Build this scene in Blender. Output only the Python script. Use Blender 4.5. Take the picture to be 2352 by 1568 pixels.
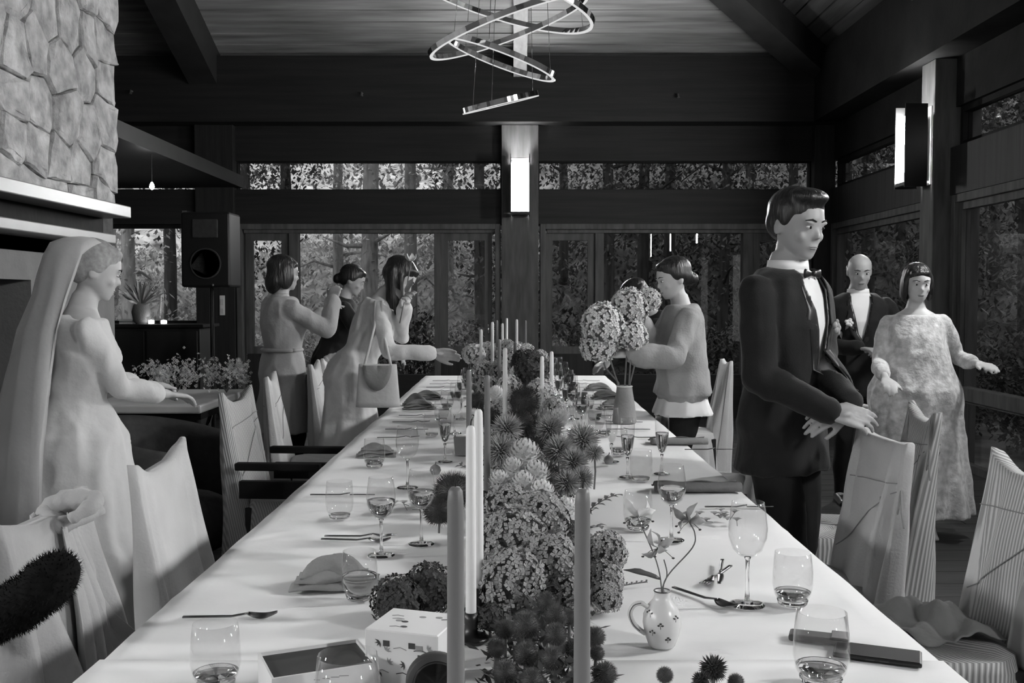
import bpy, bmesh, math, random
from math import sin, cos, pi, radians, sqrt, atan2
from mathutils import Vector, Matrix, noise
from mathutils.bvhtree import BVHTree

for o in list(bpy.data.objects):
    bpy.data.objects.remove(o, do_unlink=True)
SC = bpy.context.scene
COL = SC.collection
random.seed(7)

# ------------------------------------------------------------------ camera
W, H, F = 2352.0, 1568.0, 2287.0
CAMZ, HOR = 1.43, 684.0
cam_d = bpy.data.cameras.new('camera')
cam_d.sensor_width = 36.0
cam_d.lens = F / W * 36.0
cam_d.clip_start = 0.05
cam = bpy.data.objects.new('camera', cam_d)
COL.objects.link(cam)
PITCH = math.atan((H / 2 - HOR) / F)
YAW = math.atan((W / 2 - 1180.0) / F)
cam.location = (0, 0, CAMZ)
cam.rotation_euler = (pi / 2 - PITCH, 0, -YAW)
SC.camera = cam

# ------------------------------------------------------------------ world, exposure
w = bpy.data.worlds.new('overcast_sky')
SC.world = w
w.use_nodes = True
wn = w.node_tree
bgn = wn.nodes['Background']
bgn.inputs['Color'].default_value = (1, 1, 1, 1)
bgn.inputs['Strength'].default_value = 0.7
SC.view_settings.view_transform = 'Standard'
SC.view_settings.look = 'None'
SC.view_settings.gamma = 1.0
SC.view_settings.use_curve_mapping = False
SC.view_settings.exposure = 0.80
SCONCE_L = 155.0

# ------------------------------------------------------------------ pixel -> world
_R = cam.rotation_euler.to_matrix()
def ray(px, py):
    return _R @ Vector(((px - W / 2) / F, (H / 2 - py) / F, -1.0))
def P(px, py, Y):
    d = ray(px, py)
    return Vector((0, 0, CAMZ)) + d * (Y / d.y)
def G(px, py, z=0.75):
    d = ray(px, py)
    return Vector((0, 0, CAMZ)) + d * ((z - CAMZ) / d.z)

# ------------------------------------------------------------------ materials
MATS = {}
def newmat(name):
    m = bpy.data.materials.new(name)
    m.use_nodes = True
    MATS[name] = m
    return m, m.node_tree, m.node_tree.nodes['Principled BSDF']
def g4(v):
    return (v, v, v, 1.0)
def gmat(name, v, rough=0.7, metal=0.0, nscale=0.0, namt=0.0, bump=0.0, bscale=None, stretch=(1, 1, 1), spec=0.4, sheen=0.0, trans=0.0, detail=4.0, sss=0.0):
    """grey procedural material: base value v varied by noise, optional bump"""
    m, nt, b = newmat(name)
    b.inputs['Base Color'].default_value = g4(v)
    b.inputs['Roughness'].default_value = rough
    b.inputs['Metallic'].default_value = metal
    b.inputs['Specular IOR Level'].default_value = spec
    if sheen:
        b.inputs['Sheen Weight'].default_value = sheen
    tc = nt.nodes.new('ShaderNodeTexCoord')
    mp = nt.nodes.new('ShaderNodeMapping')
    mp.inputs['Scale'].default_value = stretch
    nt.links.new(tc.outputs['Object'], mp.inputs['Vector'])
    if nscale:
        n = nt.nodes.new('ShaderNodeTexNoise')
        n.inputs['Scale'].default_value = nscale
        n.inputs['Detail'].default_value = detail
        nt.links.new(mp.outputs['Vector'], n.inputs['Vector'])
        r = nt.nodes.new('ShaderNodeMapRange')
        r.inputs['From Min'].default_value = 0.25
        r.inputs['From Max'].default_value = 0.75
        r.inputs['To Min'].default_value = max(0.0, v * (1 - namt))
        r.inputs['To Max'].default_value = v * (1 + namt)
        nt.links.new(n.outputs['Fac'], r.inputs['Value'])
        c = nt.nodes.new('ShaderNodeCombineColor')
        for k in range(3):
            nt.links.new(r.outputs['Result'], c.inputs[k])
        nt.links.new(c.outputs['Color'], b.inputs['Base Color'])
    if bump:
        n2 = nt.nodes.new('ShaderNodeTexNoise')
        n2.inputs['Scale'].default_value = bscale or nscale or 20
        n2.inputs['Detail'].default_value = 5
        nt.links.new(mp.outputs['Vector'], n2.inputs['Vector'])
        bp = nt.nodes.new('ShaderNodeBump')
        bp.inputs['Strength'].default_value = bump
        bp.inputs['Distance'].default_value = 0.02
        nt.links.new(n2.outputs['Fac'], bp.inputs['Height'])
        nt.links.new(bp.outputs['Normal'], b.inputs['Normal'])
    return m
def stripemat(name, lo, hi, freq, direction=(1, 1, 0.2)):
    m, nt, b = newmat(name)
    b.inputs['Roughness'].default_value = 0.85
    b.inputs['Specular IOR Level'].default_value = 0.2
    tc = nt.nodes.new('ShaderNodeTexCoord')
    d = nt.nodes.new('ShaderNodeVectorMath'); d.operation = 'DOT_PRODUCT'
    d.inputs[1].default_value = direction
    nt.links.new(tc.outputs['Object'], d.inputs[0])
    mu = nt.nodes.new('ShaderNodeMath'); mu.operation = 'MULTIPLY'; mu.inputs[1].default_value = freq * 2 * pi
    nt.links.new(d.outputs['Value'], mu.inputs[0])
    s = nt.nodes.new('ShaderNodeMath'); s.operation = 'SINE'
    nt.links.new(mu.outputs[0], s.inputs[0])
    r = nt.nodes.new('ShaderNodeMapRange')
    r.inputs['From Min'].default_value = -0.5; r.inputs['From Max'].default_value = 0.5
    r.inputs['To Min'].default_value = lo; r.inputs['To Max'].default_value = hi
    nt.links.new(s.outputs[0], r.inputs['Value'])
    c = nt.nodes.new('ShaderNodeCombineColor')
    for k in range(3):
        nt.links.new(r.outputs['Result'], c.inputs[k])
    nt.links.new(c.outputs['Color'], b.inputs['Base Color'])
    bp = nt.nodes.new('ShaderNodeBump'); bp.inputs['Strength'].default_value = 0.4; bp.inputs['Distance'].default_value = 0.003
    nt.links.new(s.outputs[0], bp.inputs['Height'])
    nt.links.new(bp.outputs['Normal'], b.inputs['Normal'])
    return m
def emat(name, strength, v=1.0):
    m = bpy.data.materials.new(name); m.use_nodes = True
    nt = m.node_tree
    nt.nodes.remove(nt.nodes['Principled BSDF'])
    e = nt.nodes.new('ShaderNodeEmission')
    e.inputs['Color'].default_value = g4(v)
    e.inputs['Strength'].default_value = strength
    nt.links.new(e.outputs[0], nt.nodes['Material Output'].inputs['Surface'])
    MATS[name] = m
    return m
def paneglass(name, tint=0.95, ior=1.45, gain=1.0, rough=0.0):
    """thin clear glass: light goes straight through, Fresnel reflection on top"""
    m = bpy.data.materials.new(name); m.use_nodes = True
    nt = m.node_tree
    nt.nodes.remove(nt.nodes['Principled BSDF'])
    t = nt.nodes.new('ShaderNodeBsdfTransparent'); t.inputs['Color'].default_value = g4(tint)
    g = nt.nodes.new('ShaderNodeBsdfGlossy'); g.inputs['Roughness'].default_value = rough
    g.inputs['Color'].default_value = g4(1.0)
    fr = nt.nodes.new('ShaderNodeFresnel')
    ge = nt.nodes.new('ShaderNodeNewGeometry')      # same Fresnel on entry and exit: rays are not bent in a thin pane
    ir = nt.nodes.new('ShaderNodeMapRange')
    ir.inputs['To Min'].default_value = ior; ir.inputs['To Max'].default_value = 1.0 / ior
    nt.links.new(ge.outputs['Backfacing'], ir.inputs['Value'])
    nt.links.new(ir.outputs['Result'], fr.inputs['IOR'])
    mu = nt.nodes.new('ShaderNodeMath'); mu.operation = 'MULTIPLY'; mu.inputs[1].default_value = gain; mu.use_clamp = True
    nt.links.new(fr.outputs[0], mu.inputs[0])
    mx = nt.nodes.new('ShaderNodeMixShader')
    nt.links.new(mu.outputs[0], mx.inputs[0])
    nt.links.new(t.outputs[0], mx.inputs[1])
    nt.links.new(g.outputs[0], mx.inputs[2])
    nt.links.new(mx.outputs[0], nt.nodes['Material Output'].inputs['Surface'])
    MATS[name] = m
    return m
def refract(name, ior=1.33, v=1.0, rough=0.0):
    m, nt, b = newmat(name)
    b.inputs['Base Color'].default_value = g4(v)
    b.inputs['Transmission Weight'].default_value = 1.0
    b.inputs['Roughness'].default_value = rough
    b.inputs['IOR'].default_value = ior
    return m

gmat('dark_wood', 0.014, 0.7, nscale=3, namt=0.45, bump=0.15, bscale=14, stretch=(1, 1, 1), spec=0.12)
gmat('dark_wood_x', 0.014, 0.7, nscale=6, namt=0.5, bump=0.15, bscale=14, stretch=(0.15, 3, 3))
gmat('dark_wood_z', 0.018, 0.7, nscale=6, namt=0.5, bump=0.15, bscale=14, stretch=(3, 3, 0.15))
gmat('frame_wood', 0.095, 0.75, spec=0.12, nscale=8, namt=0.35, bump=0.1, bscale=14, stretch=(2, 2, 0.3))
gmat('black_wood', 0.018, 0.5, nscale=5, namt=0.3)
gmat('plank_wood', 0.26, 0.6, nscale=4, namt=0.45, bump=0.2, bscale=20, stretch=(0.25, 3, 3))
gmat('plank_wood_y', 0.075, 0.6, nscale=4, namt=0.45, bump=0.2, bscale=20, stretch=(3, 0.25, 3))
gmat('rafter_wood_lit', 0.15, 0.55, nscale=5, namt=0.3, bump=0.1, stretch=(4, 0.3, 4))  # paler than the other rafters: lamp uplight put into the colour
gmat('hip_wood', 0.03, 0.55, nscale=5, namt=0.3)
gmat('floor_wood', 0.05, 0.35, nscale=4, namt=0.5, bump=0.1, bscale=12, stretch=(0.3, 3, 1))
gmat('stone', 0.46, 0.95, nscale=9, namt=0.5, bump=1.0, bscale=26, spec=0.1, detail=12)
gmat('mortar', 0.10, 0.95, nscale=15, namt=0.3, bump=0.4, spec=0.1)
gmat('plaster', 0.2, 0.85, nscale=6, namt=0.12, bump=0.15, bscale=40, spec=0.2)
gmat('mantel_paint', 0.25, 0.35, nscale=4, namt=0.08)
gmat('soot', 0.012, 0.9, nscale=6, namt=0.4)
gmat('linen', 0.78, 0.9, nscale=3, namt=0.05, bump=0.25, bscale=5, spec=0.15, sheen=0.2)
gmat('cover_white', 0.55, 0.9, nscale=8, namt=0.07, bump=0.15, bscale=120, spec=0.15, sheen=0.2)
gmat('cover_grey', 0.40, 0.9, nscale=8, namt=0.07, bump=0.15, bscale=120, spec=0.15, sheen=0.2)
gmat('cover_cord', 0.22, 0.8)
stripemat('cover_stripe', 0.27, 0.5, 62)
stripemat('cover_stripe_fine', 0.34, 0.52, 85)
gmat('napkin_grey', 0.25, 0.9, nscale=10, namt=0.12, bump=0.2, bscale=90, spec=0.15)
gmat('napkin_dark', 0.14, 0.9, nscale=10, namt=0.15, bump=0.2, bscale=90, spec=0.15)
gmat('chrome', 0.75, 0.08, metal=1.0)
gmat('dark_metal', 0.06, 0.35, metal=0.8)
gmat('cutlery', 0.17, 0.3, metal=1.0)
gmat('black_plastic', 0.012, 0.35)
gmat('phone_glass', 0.005, 0.5, spec=0.08)
gmat('white_plastic', 0.75, 0.4)
gmat('wax_white', 0.74, 0.45, nscale=3, namt=0.03, spec=0.4)
gmat('wax_dark', 0.16, 0.45, nscale=3, namt=0.05, spec=0.4)
gmat('wick', 0.02, 0.9)
gmat('ceramic', 0.62, 0.25, nscale=6, namt=0.04, spec=0.5)
gmat('ceramic_paint', 0.05, 0.4)
gmat('carton', 0.72, 0.5, nscale=7, namt=0.04)
gmat('carton_dark', 0.045, 0.6, nscale=5, namt=0.2)
gmat('ink', 0.05, 0.6)
gmat('ink_grey', 0.28, 0.6)
gmat('petal_white', 0.66, 0.7, nscale=30, namt=0.15, spec=0.2)
gmat('petal_pale', 0.56, 0.7, nscale=30, namt=0.3, spec=0.2)
gmat('petal_grey', 0.31, 0.7, nscale=25, namt=0.5, spec=0.2)
gmat('petal_dark', 0.055, 0.7, nscale=25, namt=0.55, spec=0.2)
gmat('thistle', 0.11, 0.8, nscale=40, namt=0.4, spec=0.2)
gmat('leaf_dark', 0.045, 0.6, nscale=12, namt=0.4)
gmat('leaf_mid', 0.14, 0.6, nscale=12, namt=0.4)
gmat('stem', 0.12, 0.6, nscale=20, namt=0.2)
gmat('skin', 0.33, 0.5, nscale=14, namt=0.06, spec=0.35)
gmat('skin_pale', 0.46, 0.5, nscale=14, namt=0.06, spec=0.35)
gmat('lip', 0.17, 0.45)
gmat('eye_white', 0.6, 0.2)
gmat('eye_dark', 0.015, 0.15)
gmat('hair_black', 0.010, 0.38, nscale=60, namt=0.5, bump=0.5, bscale=70, stretch=(1, 1, 0.12), spec=0.5)
gmat('hair_light', 0.3, 0.6, nscale=60, namt=0.3)
gmat('hair_grey', 0.10, 0.5, nscale=60, namt=0.3)
gmat('suit_black', 0.012, 0.8, nscale=20, namt=0.2, bump=0.1, bscale=160, spec=0.2, sheen=0.1)
gmat('suit_satin', 0.02, 0.35)
gmat('shirt_white', 0.72, 0.8, nscale=10, namt=0.04, spec=0.2)
gmat('dress_white', 0.58, 0.85, nscale=6, namt=0.08, bump=0.2, bscale=30, spec=0.2, sheen=0.3)
gmat('dress_lace', 0.50, 0.85, nscale=26, namt=0.35, bump=0.4, bscale=40, spec=0.2, sheen=0.3)
gmat('veil', 0.42, 0.9, nscale=5, namt=0.08, bump=0.2, bscale=14, spec=0.1, sheen=0.3)
gmat('coat_beige', 0.40, 0.85, nscale=7, namt=0.1, bump=0.15, bscale=60, spec=0.2)
gmat('jacket_linen', 0.30, 0.85, nscale=12, namt=0.12, bump=0.2, bscale=90, spec=0.2)
gmat('fur_black', 0.008, 0.95, nscale=60, namt=0.5, spec=0.1)
gmat('trouser_dark', 0.015, 0.85, nscale=14, namt=0.2, spec=0.15)
gmat('shoe_pale', 0.5, 0.4)
gmat('upholstery_dark', 0.045, 0.9, nscale=18, namt=0.25, bump=0.2, spec=0.15)
gmat('table_wood', 0.16, 0.5, nscale=5, namt=0.3, stretch=(3, 0.4, 3))
gmat('side_top', 0.55, 0.45, nscale=5, namt=0.08)
gmat('bark', 0.09, 0.95, nscale=9, namt=0.6, bump=0.8, bscale=12, stretch=(2, 2, 0.3), spec=0.1)
gmat('bark_pale', 0.42, 0.95, nscale=9, namt=0.5, bump=0.6, bscale=12, stretch=(2, 2, 0.4), spec=0.1)
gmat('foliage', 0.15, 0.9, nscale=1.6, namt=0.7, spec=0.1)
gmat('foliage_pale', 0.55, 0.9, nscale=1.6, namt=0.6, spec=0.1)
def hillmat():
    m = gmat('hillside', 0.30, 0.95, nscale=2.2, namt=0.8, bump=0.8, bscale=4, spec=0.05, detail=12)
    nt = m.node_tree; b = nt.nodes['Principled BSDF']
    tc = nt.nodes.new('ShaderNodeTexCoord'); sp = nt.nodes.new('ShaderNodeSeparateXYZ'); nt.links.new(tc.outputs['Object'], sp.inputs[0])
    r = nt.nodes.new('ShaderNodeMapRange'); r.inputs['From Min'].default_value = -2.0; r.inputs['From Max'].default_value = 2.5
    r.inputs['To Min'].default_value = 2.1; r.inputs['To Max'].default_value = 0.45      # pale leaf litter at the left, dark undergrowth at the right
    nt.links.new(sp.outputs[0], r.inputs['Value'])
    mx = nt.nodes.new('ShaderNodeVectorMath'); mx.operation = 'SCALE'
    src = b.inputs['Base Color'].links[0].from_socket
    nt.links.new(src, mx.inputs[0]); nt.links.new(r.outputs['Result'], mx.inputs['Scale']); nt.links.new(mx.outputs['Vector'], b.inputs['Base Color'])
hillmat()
gmat('terrace', 0.25, 0.9, nscale=6, namt=0.3, bump=0.2)
emat('sconce_glow', SCONCE_L)
emat('ring_glow', 0.42)
emat('bulb_glow', 60.0)
emat('tealight_glow', 6.0)
paneglass('window_glass', 0.90, 1.45)
paneglass('drink_glass', 0.965, 1.38, 0.8)
refract('water', 1.33, 1.0)
refract('thick_glass', 1.48, 1.0)

# ------------------------------------------------------------------ object helpers
def M(m):
    return MATS[m] if isinstance(m, str) else m
def link(name, mesh, parent=None, smooth=False):
    o = bpy.data.objects.new(name, mesh)
    COL.objects.link(o)
    if parent is not None:
        o.parent = parent
    return o
def mesh_of(name, bm, mat, smooth=False):
    me = bpy.data.meshes.new(name)
    bm.normal_update()
    bm.to_mesh(me); bm.free()
    me.materials.append(M(mat))
    if smooth:
        me.polygons.foreach_set('use_smooth', [True] * len(me.polygons))
    return me
def obj(name, bm, mat, parent=None, smooth=False):
    return link(name, mesh_of(name, bm, mat, smooth), parent)
def empty(name, loc=(0, 0, 0), rz=0.0):
    e = bpy.data.objects.new(name, None)
    COL.objects.link(e)
    e.location = loc
    e.rotation_euler = (0, 0, rz)
    e.empty_display_size = 0.1
    return e
def tag(o, label=None, cat=None, group=None, kind=None):
    if label: o['label'] = label
    if cat: o['category'] = cat
    if group: o['group'] = group
    if kind: o['kind'] = kind
    return o
def copy_tree(o, parent=None):
    c = o.copy()
    COL.objects.link(c)
    c.parent = parent
    for ch in list(o.children):
        copy_tree(ch, c)
    return c
ORD = ['first', 'second', 'third', 'fourth', 'fifth', 'sixth', 'seventh', 'eighth', 'ninth', 'tenth', 'eleventh', 'twelfth',
       'thirteenth', 'fourteenth', 'fifteenth', 'sixteenth', 'seventeenth', 'eighteenth', 'nineteenth', 'twentieth',
       'twenty-first', 'twenty-second', 'twenty-third', 'twenty-fourth', 'twenty-fifth', 'twenty-sixth', 'twenty-seventh',
       'twenty-eighth', 'twenty-ninth', 'thirtieth', 'thirty-first', 'thirty-second', 'thirty-third', 'thirty-fourth',
       'thirty-fifth', 'thirty-sixth', 'thirty-seventh', 'thirty-eighth', 'thirty-ninth', 'fortieth']
def NB():
    return bmesh.new()
def box(bm, x0, x1, y0, y1, z0, z1, mat=None):
    vs = [bm.verts.new(p) for p in ((x0, y0, z0), (x1, y0, z0), (x1, y1, z0), (x0, y1, z0), (x0, y0, z1), (x1, y0, z1), (x1, y1, z1), (x0, y1, z1))]
    if mat is not None:
        for v in vs: v.co = mat @ v.co
    for f in ((0, 3, 2, 1), (4, 5, 6, 7), (0, 1, 5, 4), (1, 2, 6, 5), (2, 3, 7, 6), (3, 0, 4, 7)):
        bm.faces.new([vs[i] for i in f])
    return bm
def bevel(bm, r, seg=2):
    bmesh.ops.bevel(bm, geom=list(bm.edges), offset=r, segments=seg, profile=0.5, affect='EDGES')
    return bm
def boxo(name, x0, x1, y0, y1, z0, z1, mat, parent=None, bev=0.0):
    bm = box(NB(), min(x0, x1), max(x0, x1), min(y0, y1), max(y0, y1), min(z0, z1), max(z0, z1))
    if bev: bevel(bm, bev)
    return obj(name, bm, mat, parent)
def basis(d):
    d = Vector(d).normalized()
    a = Vector((0, 0, 1)) if abs(d.z) < 0.95 else Vector((1, 0, 0))
    u = d.cross(a).normalized()
    return u, d.cross(u).normalized()
def loft(bm, rings, cap=True, close=True):
    """rings: list of equal-length lists of points"""
    R = [[bm.verts.new(p) for p in r] for r in rings]
    n = len(R[0])
    for a, b in zip(R[:-1], R[1:]):
        for i in range(n if close else n - 1):
            j = (i + 1) % n
            try: bm.faces.new((a[i], a[j], b[j], b[i]))
            except ValueError: pass
    if cap and close:
        try:
            bm.faces.new(list(reversed(R[0]))); bm.faces.new(R[-1])
        except ValueError: pass
    return R
def tube(bm, pts, rad, n=8, cap=True):
    pts = [Vector(p) for p in pts]
    if not hasattr(rad, '__len__'): rad = [rad] * len(pts)
    u = None
    rings = []
    for i, p in enumerate(pts):
        a = pts[max(i - 1, 0)]; b = pts[min(i + 1, len(pts) - 1)]
        d = (b - a).normalized()
        if u is None:
            u, v = basis(d)
        else:
            u = (u - d * u.dot(d))
            if u.length < 1e-6: u, v = basis(d)
            u.normalize(); v = d.cross(u)
        rings.append([p + (u * cos(2 * pi * k / n) + v * sin(2 * pi * k / n)) * rad[i] for k in range(n)])
    loft(bm, rings, cap)
    return bm
def lathe(bm, prof, n=28, c=(0, 0, 0)):
    rings = [[(c[0] + max(r, 0.0004) * cos(2 * pi * k / n), c[1] + max(r, 0.0004) * sin(2 * pi * k / n), c[2] + z) for k in range(n)] for r, z in prof]
    loft(bm, rings)
    return bm
def ellip(bm, c, r, rot=None, nu=14, nv=9):
    c = Vector(c)
    rings = []
    for j in range(1, nv):
        t = pi * j / nv
        ring = []
        for k in range(nu):
            p = Vector((r[0] * sin(t) * cos(2 * pi * k / nu), r[1] * sin(t) * sin(2 * pi * k / nu), -r[2] * cos(t)))
            if rot is not None: p = rot @ p
            ring.append(c + p)
        rings.append(ring)
    lo = Vector((0, 0, -r[2])); hi = Vector((0, 0, r[2]))
    if rot is not None: lo = rot @ lo; hi = rot @ hi
    R = loft(bm, rings, cap=False)
    a = bm.verts.new(c + lo); b = bm.verts.new(c + hi)
    for k in range(nu):
        bm.faces.new((a, R[0][(k + 1) % nu], R[0][k])); bm.faces.new((b, R[-1][k], R[-1][(k + 1) % nu]))
    return bm
def capsule(bm, p0, p1, r0, r1, n=12):
    p0 = Vector(p0); p1 = Vector(p1)
    d = p1 - p0; L = d.length
    if L < 1e-6: d = Vector((0, 0, 1)); L = 1e-6
    d.normalize(); u, v = basis(d)
    rings = []
    for t in (-80, -45, 0):
        a = radians(t); rings.append((p0 + d * (r0 * sin(a)), r0 * cos(a)))
    for t in (0, 45, 80):
        a = radians(t); rings.append((p1 + d * (r1 * sin(a)), r1 * cos(a)))
    loft(bm, [[c + (u * cos(2 * pi * k / n) + v * sin(2 * pi * k / n)) * r for k in range(n)] for c, r in rings])
    return bm
def remeshed(bm, voxel, smooth=4, factor=0.5):
    """voxel-merge overlapping closed shapes into ONE continuous mesh"""
    bmesh.ops.recalc_face_normals(bm, faces=bm.faces)
    me = bpy.data.meshes.new('tmp'); bm.to_mesh(me); bm.free()
    o = bpy.data.objects.new('tmp', me); COL.objects.link(o)
    r = o.modifiers.new('r', 'REMESH'); r.mode = 'VOXEL'; r.voxel_size = voxel
    s = o.modifiers.new('s', 'SMOOTH'); s.factor = factor; s.iterations = smooth
    dg = bpy.context.evaluated_depsgraph_get(); dg.update()
    out = bpy.data.meshes.new_from_object(o.evaluated_get(dg))
    bpy.data.objects.remove(o, do_unlink=True); bpy.data.meshes.remove(me)
    return out
def finish(name, me, mat, parent=None, smooth=True):
    me.name = name
    me.materials.clear(); me.materials.append(M(mat))
    me.polygons.foreach_set('use_smooth', [smooth] * len(me.polygons))
    return link(name, me, parent)

def wrinkle(me, amp=.006, sc=7.0, stretch=(1, 1, .55), seed=0.0):
    """cloth creases: push vertices along their normals by ridged noise"""
    n = len(me.vertices)
    co = [0.0] * (n * 3); no = [0.0] * (n * 3)
    me.vertices.foreach_get('co', co)
    me.vertices.foreach_get('normal', no)
    for i in range(0, n * 3, 3):
        q = Vector((co[i] * sc * stretch[0] + seed, co[i + 1] * sc * stretch[1], co[i + 2] * sc * stretch[2]))
        k = amp * (0.5 - abs(noise.noise(q)) * 2.2 + 0.5 * noise.noise(q * 2.3))
        co[i] += no[i] * k; co[i + 1] += no[i + 1] * k; co[i + 2] += no[i + 2] * k
    me.vertices.foreach_set('co', co)
    me.update()
    return me

def sm(pts, n=6):
    """Catmull-Rom resampling of a path"""
    p = [Vector(q) for q in pts]; out = []
    for i in range(len(p) - 1):
        a = p[max(i - 1, 0)]; b = p[i]; c = p[i + 1]; d = p[min(i + 2, len(p) - 1)]
        for k in range(n):
            t = k / n
            out.append(0.5 * ((2 * b) + (c - a) * t + (2 * a - 5 * b + 4 * c - d) * t * t + (3 * b - a - 3 * c + d) * t ** 3))
    out.append(p[-1]); return out
# ================================================================== THE ROOM
FY = 11.8            # far wall
RX = 3.75            # right wall
LX = -5.75           # left wall
BY = -3.6            # wall behind the camera
EAVE = 4.16
SL = 0.40            # roof slope
def fx(px): return P(px, HOR, FY).x
def fz(py): return P(1180, py, FY).z

# ---- floor: boards running across the room
floor = boxo('floor', LX - 0.2, RX + 0.2, BY, FY + 0.2, -0.12, -0.025, 'black_wood'); tag(floor, kind='structure')
y = 1.2; k = 0
while y < FY:
    x = LX + 0.02 - (k % 3) * 0.5
    while x < RX:
        x1 = min(x + 2.4, RX)
        if x1 > max(x, LX) + 0.05:
            boxo('floor_board', max(x, LX), x1 - 0.006, y, y + 0.214, -0.025, 0.0, 'floor_wood', floor)
        x += 2.4
    y += 0.22; k += 1
boxo('floor_board', LX, RX, BY, 1.194, -0.025, 0.0, 'floor_wood', floor)

# ---- far wall
wb = empty('wall_far', (0, FY, 0)); tag(wb, kind='structure')
def wpart(name, x0, x1, z0, z1, y0, y1, mat, parent=wb, bev=0.0):
    return boxo(name, x0, x1, y0 - FY, y1 - FY, z0, z1, mat, parent, bev)
ZB1, ZB0 = fz(290), fz(152)           # big eave beam
ZC1, ZC0 = fz(370), fz(437)           # clerestory
ZL = fz(515)                          # lintel underside
X_PC0, X_PC1 = fx(1152), fx(1236)
X_PL0, X_PL1 = fx(458), fx(546)
X_PR0, X_PR1 = fx(1860), RX
wpart('eave_beam', LX, RX, ZB1, ZB0 + 0.05, FY - 0.32, FY + 0.2, 'dark_wood_x')
wpart('beam', LX, RX, ZC1, ZB1, FY - 0.02, FY + 0.2, 'dark_wood_x')
wpart('lintel', LX, RX, ZL, ZC0, FY - 0.06, FY + 0.2, 'dark_wood_x')
for a, b in ((X_PC0, X_PC1), (X_PL0, X_PL1), (X_PR0, X_PR1)):
    wpart('post', a, b, 0.0, ZB1, FY - 0.12, FY + 0.2, 'frame_wood' if a == X_PC0 else 'dark_wood_z', bev=0.008)  # centre post takes the paler wood to carry the lamp's glow
wpart('post', LX, LX + 0.25, 0.0, ZB1, FY - 0.1, FY + 0.2, 'dark_wood_z')
wpart('knee_wall', LX + 0.25, X_PL0, 0.0, fz(745), FY - 0.02, FY + 0.18, 'dark_wood_x')

WN = [0]
def window(parts_name='window'):
    WN[0] += 1
    e = empty('window_%d' % WN[0], (0, 0, 0)); tag(e, kind='structure')
    return e
def frame_y(win, x0, x1, z0, z1, y, t=0.05, d=0.07, mat='frame_wood', glass=True, name='window_frame', panel_to=None):
    """a rectangular frame in an X-Z wall plane: four rails + pane"""
    boxo(name, x0, x0 + t, y, y + d, z0, z1, mat, win)
    boxo(name, x1 - t, x1, y, y + d, z0, z1, mat, win)
    boxo(name, x0 + t, x1 - t, y, y + d, z1 - t, z1, mat, win)
    boxo(name, x0 + t, x1 - t, y, y + d, z0, z0 + t, mat, win)
    if glass:
        boxo('pane', x0 + t, x1 - t, y + d * 0.5, y + d * 0.5 + 0.006, z0 + t, z1 - t, 'window_glass', win)
def frame_x(win, y0, y1, z0, z1, x, t=0.05, d=0.07, mat='frame_wood', glass=True, name='window_frame'):
    boxo(name, x, x + d, y0, y0 + t, z0, z1, mat, win)
    boxo(name, x, x + d, y1 - t, y1, z0, z1, mat, win)
    boxo(name, x, x + d, y0 + t, y1 - t, z1 - t, z1, mat, win)
    boxo(name, x, x + d, y0 + t, y1 - t, z0, z0 + t, mat, win)
    if glass:
        boxo('pane', x + d * 0.5, x + d * 0.5 + 0.006, y0 + t, y1 - t, z0 + t, z1 - t, 'window_glass', win)
# clerestory strips
for a, b in ((LX + 0.25, X_PL0), (X_PL1, X_PC0), (X_PC1, X_PR0)):
    frame_y(window(), a, b, ZC0, ZC1, FY + 0.02, 0.015, 0.08, 'dark_wood')
# alcove window, left of the post
frame_y(window(), LX + 0.25, X_PL0, fz(745), ZL, FY + 0.02, 0.045, 0.08, 'dark_wood')
# two big glazed units, each: casing, outer sashes, wide centre pane
def unit(xs, n):
    """xs: pixel columns (casing l, sash l, sash r, pane l, pane r, sash l, sash r, casing r)"""
    c0, a0, a1, p0, p1, b0, b1, c1 = [fx(v) for v in xs]
    w_ = window()
    top = ZL
    t = 0.065
    for (u, v) in ((c0, c0 + t), (c1 - t, c1)):
        boxo('casing', u, v, FY - 0.09, FY + 0.1, 0, top, 'frame_wood', w_, 0.006)
    boxo('casing', c0 + t, c1 - t, FY - 0.09, FY + 0.1, top - t, top, 'frame_wood', w_, 0.006)
    boxo('casing', c0 + t + .02, c1 - t - .02, FY - 0.05, FY + 0.1, top - t - 0.04, top - t, 'frame_wood', w_)
    zt = top - t - 0.04
    for u, v in ((a1, p0), (p1, b0)):
        boxo('mullion', u, v, FY - 0.04, FY + 0.1, 0, zt, 'frame_wood', w_, 0.005)
    zk = fz(812)
    for u, v in ((a0, a1), (b0, b1)):
        frame_y(w_, u, v, zk, zt, FY - 0.01, 0.085, 0.06, name='sash')
        boxo('panel', u, v, FY + 0.0, FY + 0.04, 0, zk, 'dark_wood_z', w_)
        bm = NB(); tube(bm, [(v - 0.04, FY - 0.03, 1.0), (v - 0.04, FY - 0.06, 1.02), (v - 0.04, FY - 0.06, 1.12)], 0.009)
        obj('handle', bm, 'chrome', w_, True)
    boxo('pane', p0, p1, FY + 0.03, FY + 0.036, fz(860), zt, 'window_glass', w_)
    boxo('sill', p0, p1, FY - 0.03, FY + 0.1, 0, fz(860), 'dark_wood_x', w_)
    return w_
unit((548, 566, 666, 687, 998, 1012, 1130, 1150), 1)
unit((1240, 1252, 1366, 1386, 1704, 1727, 1840, 1858), 2)

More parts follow.
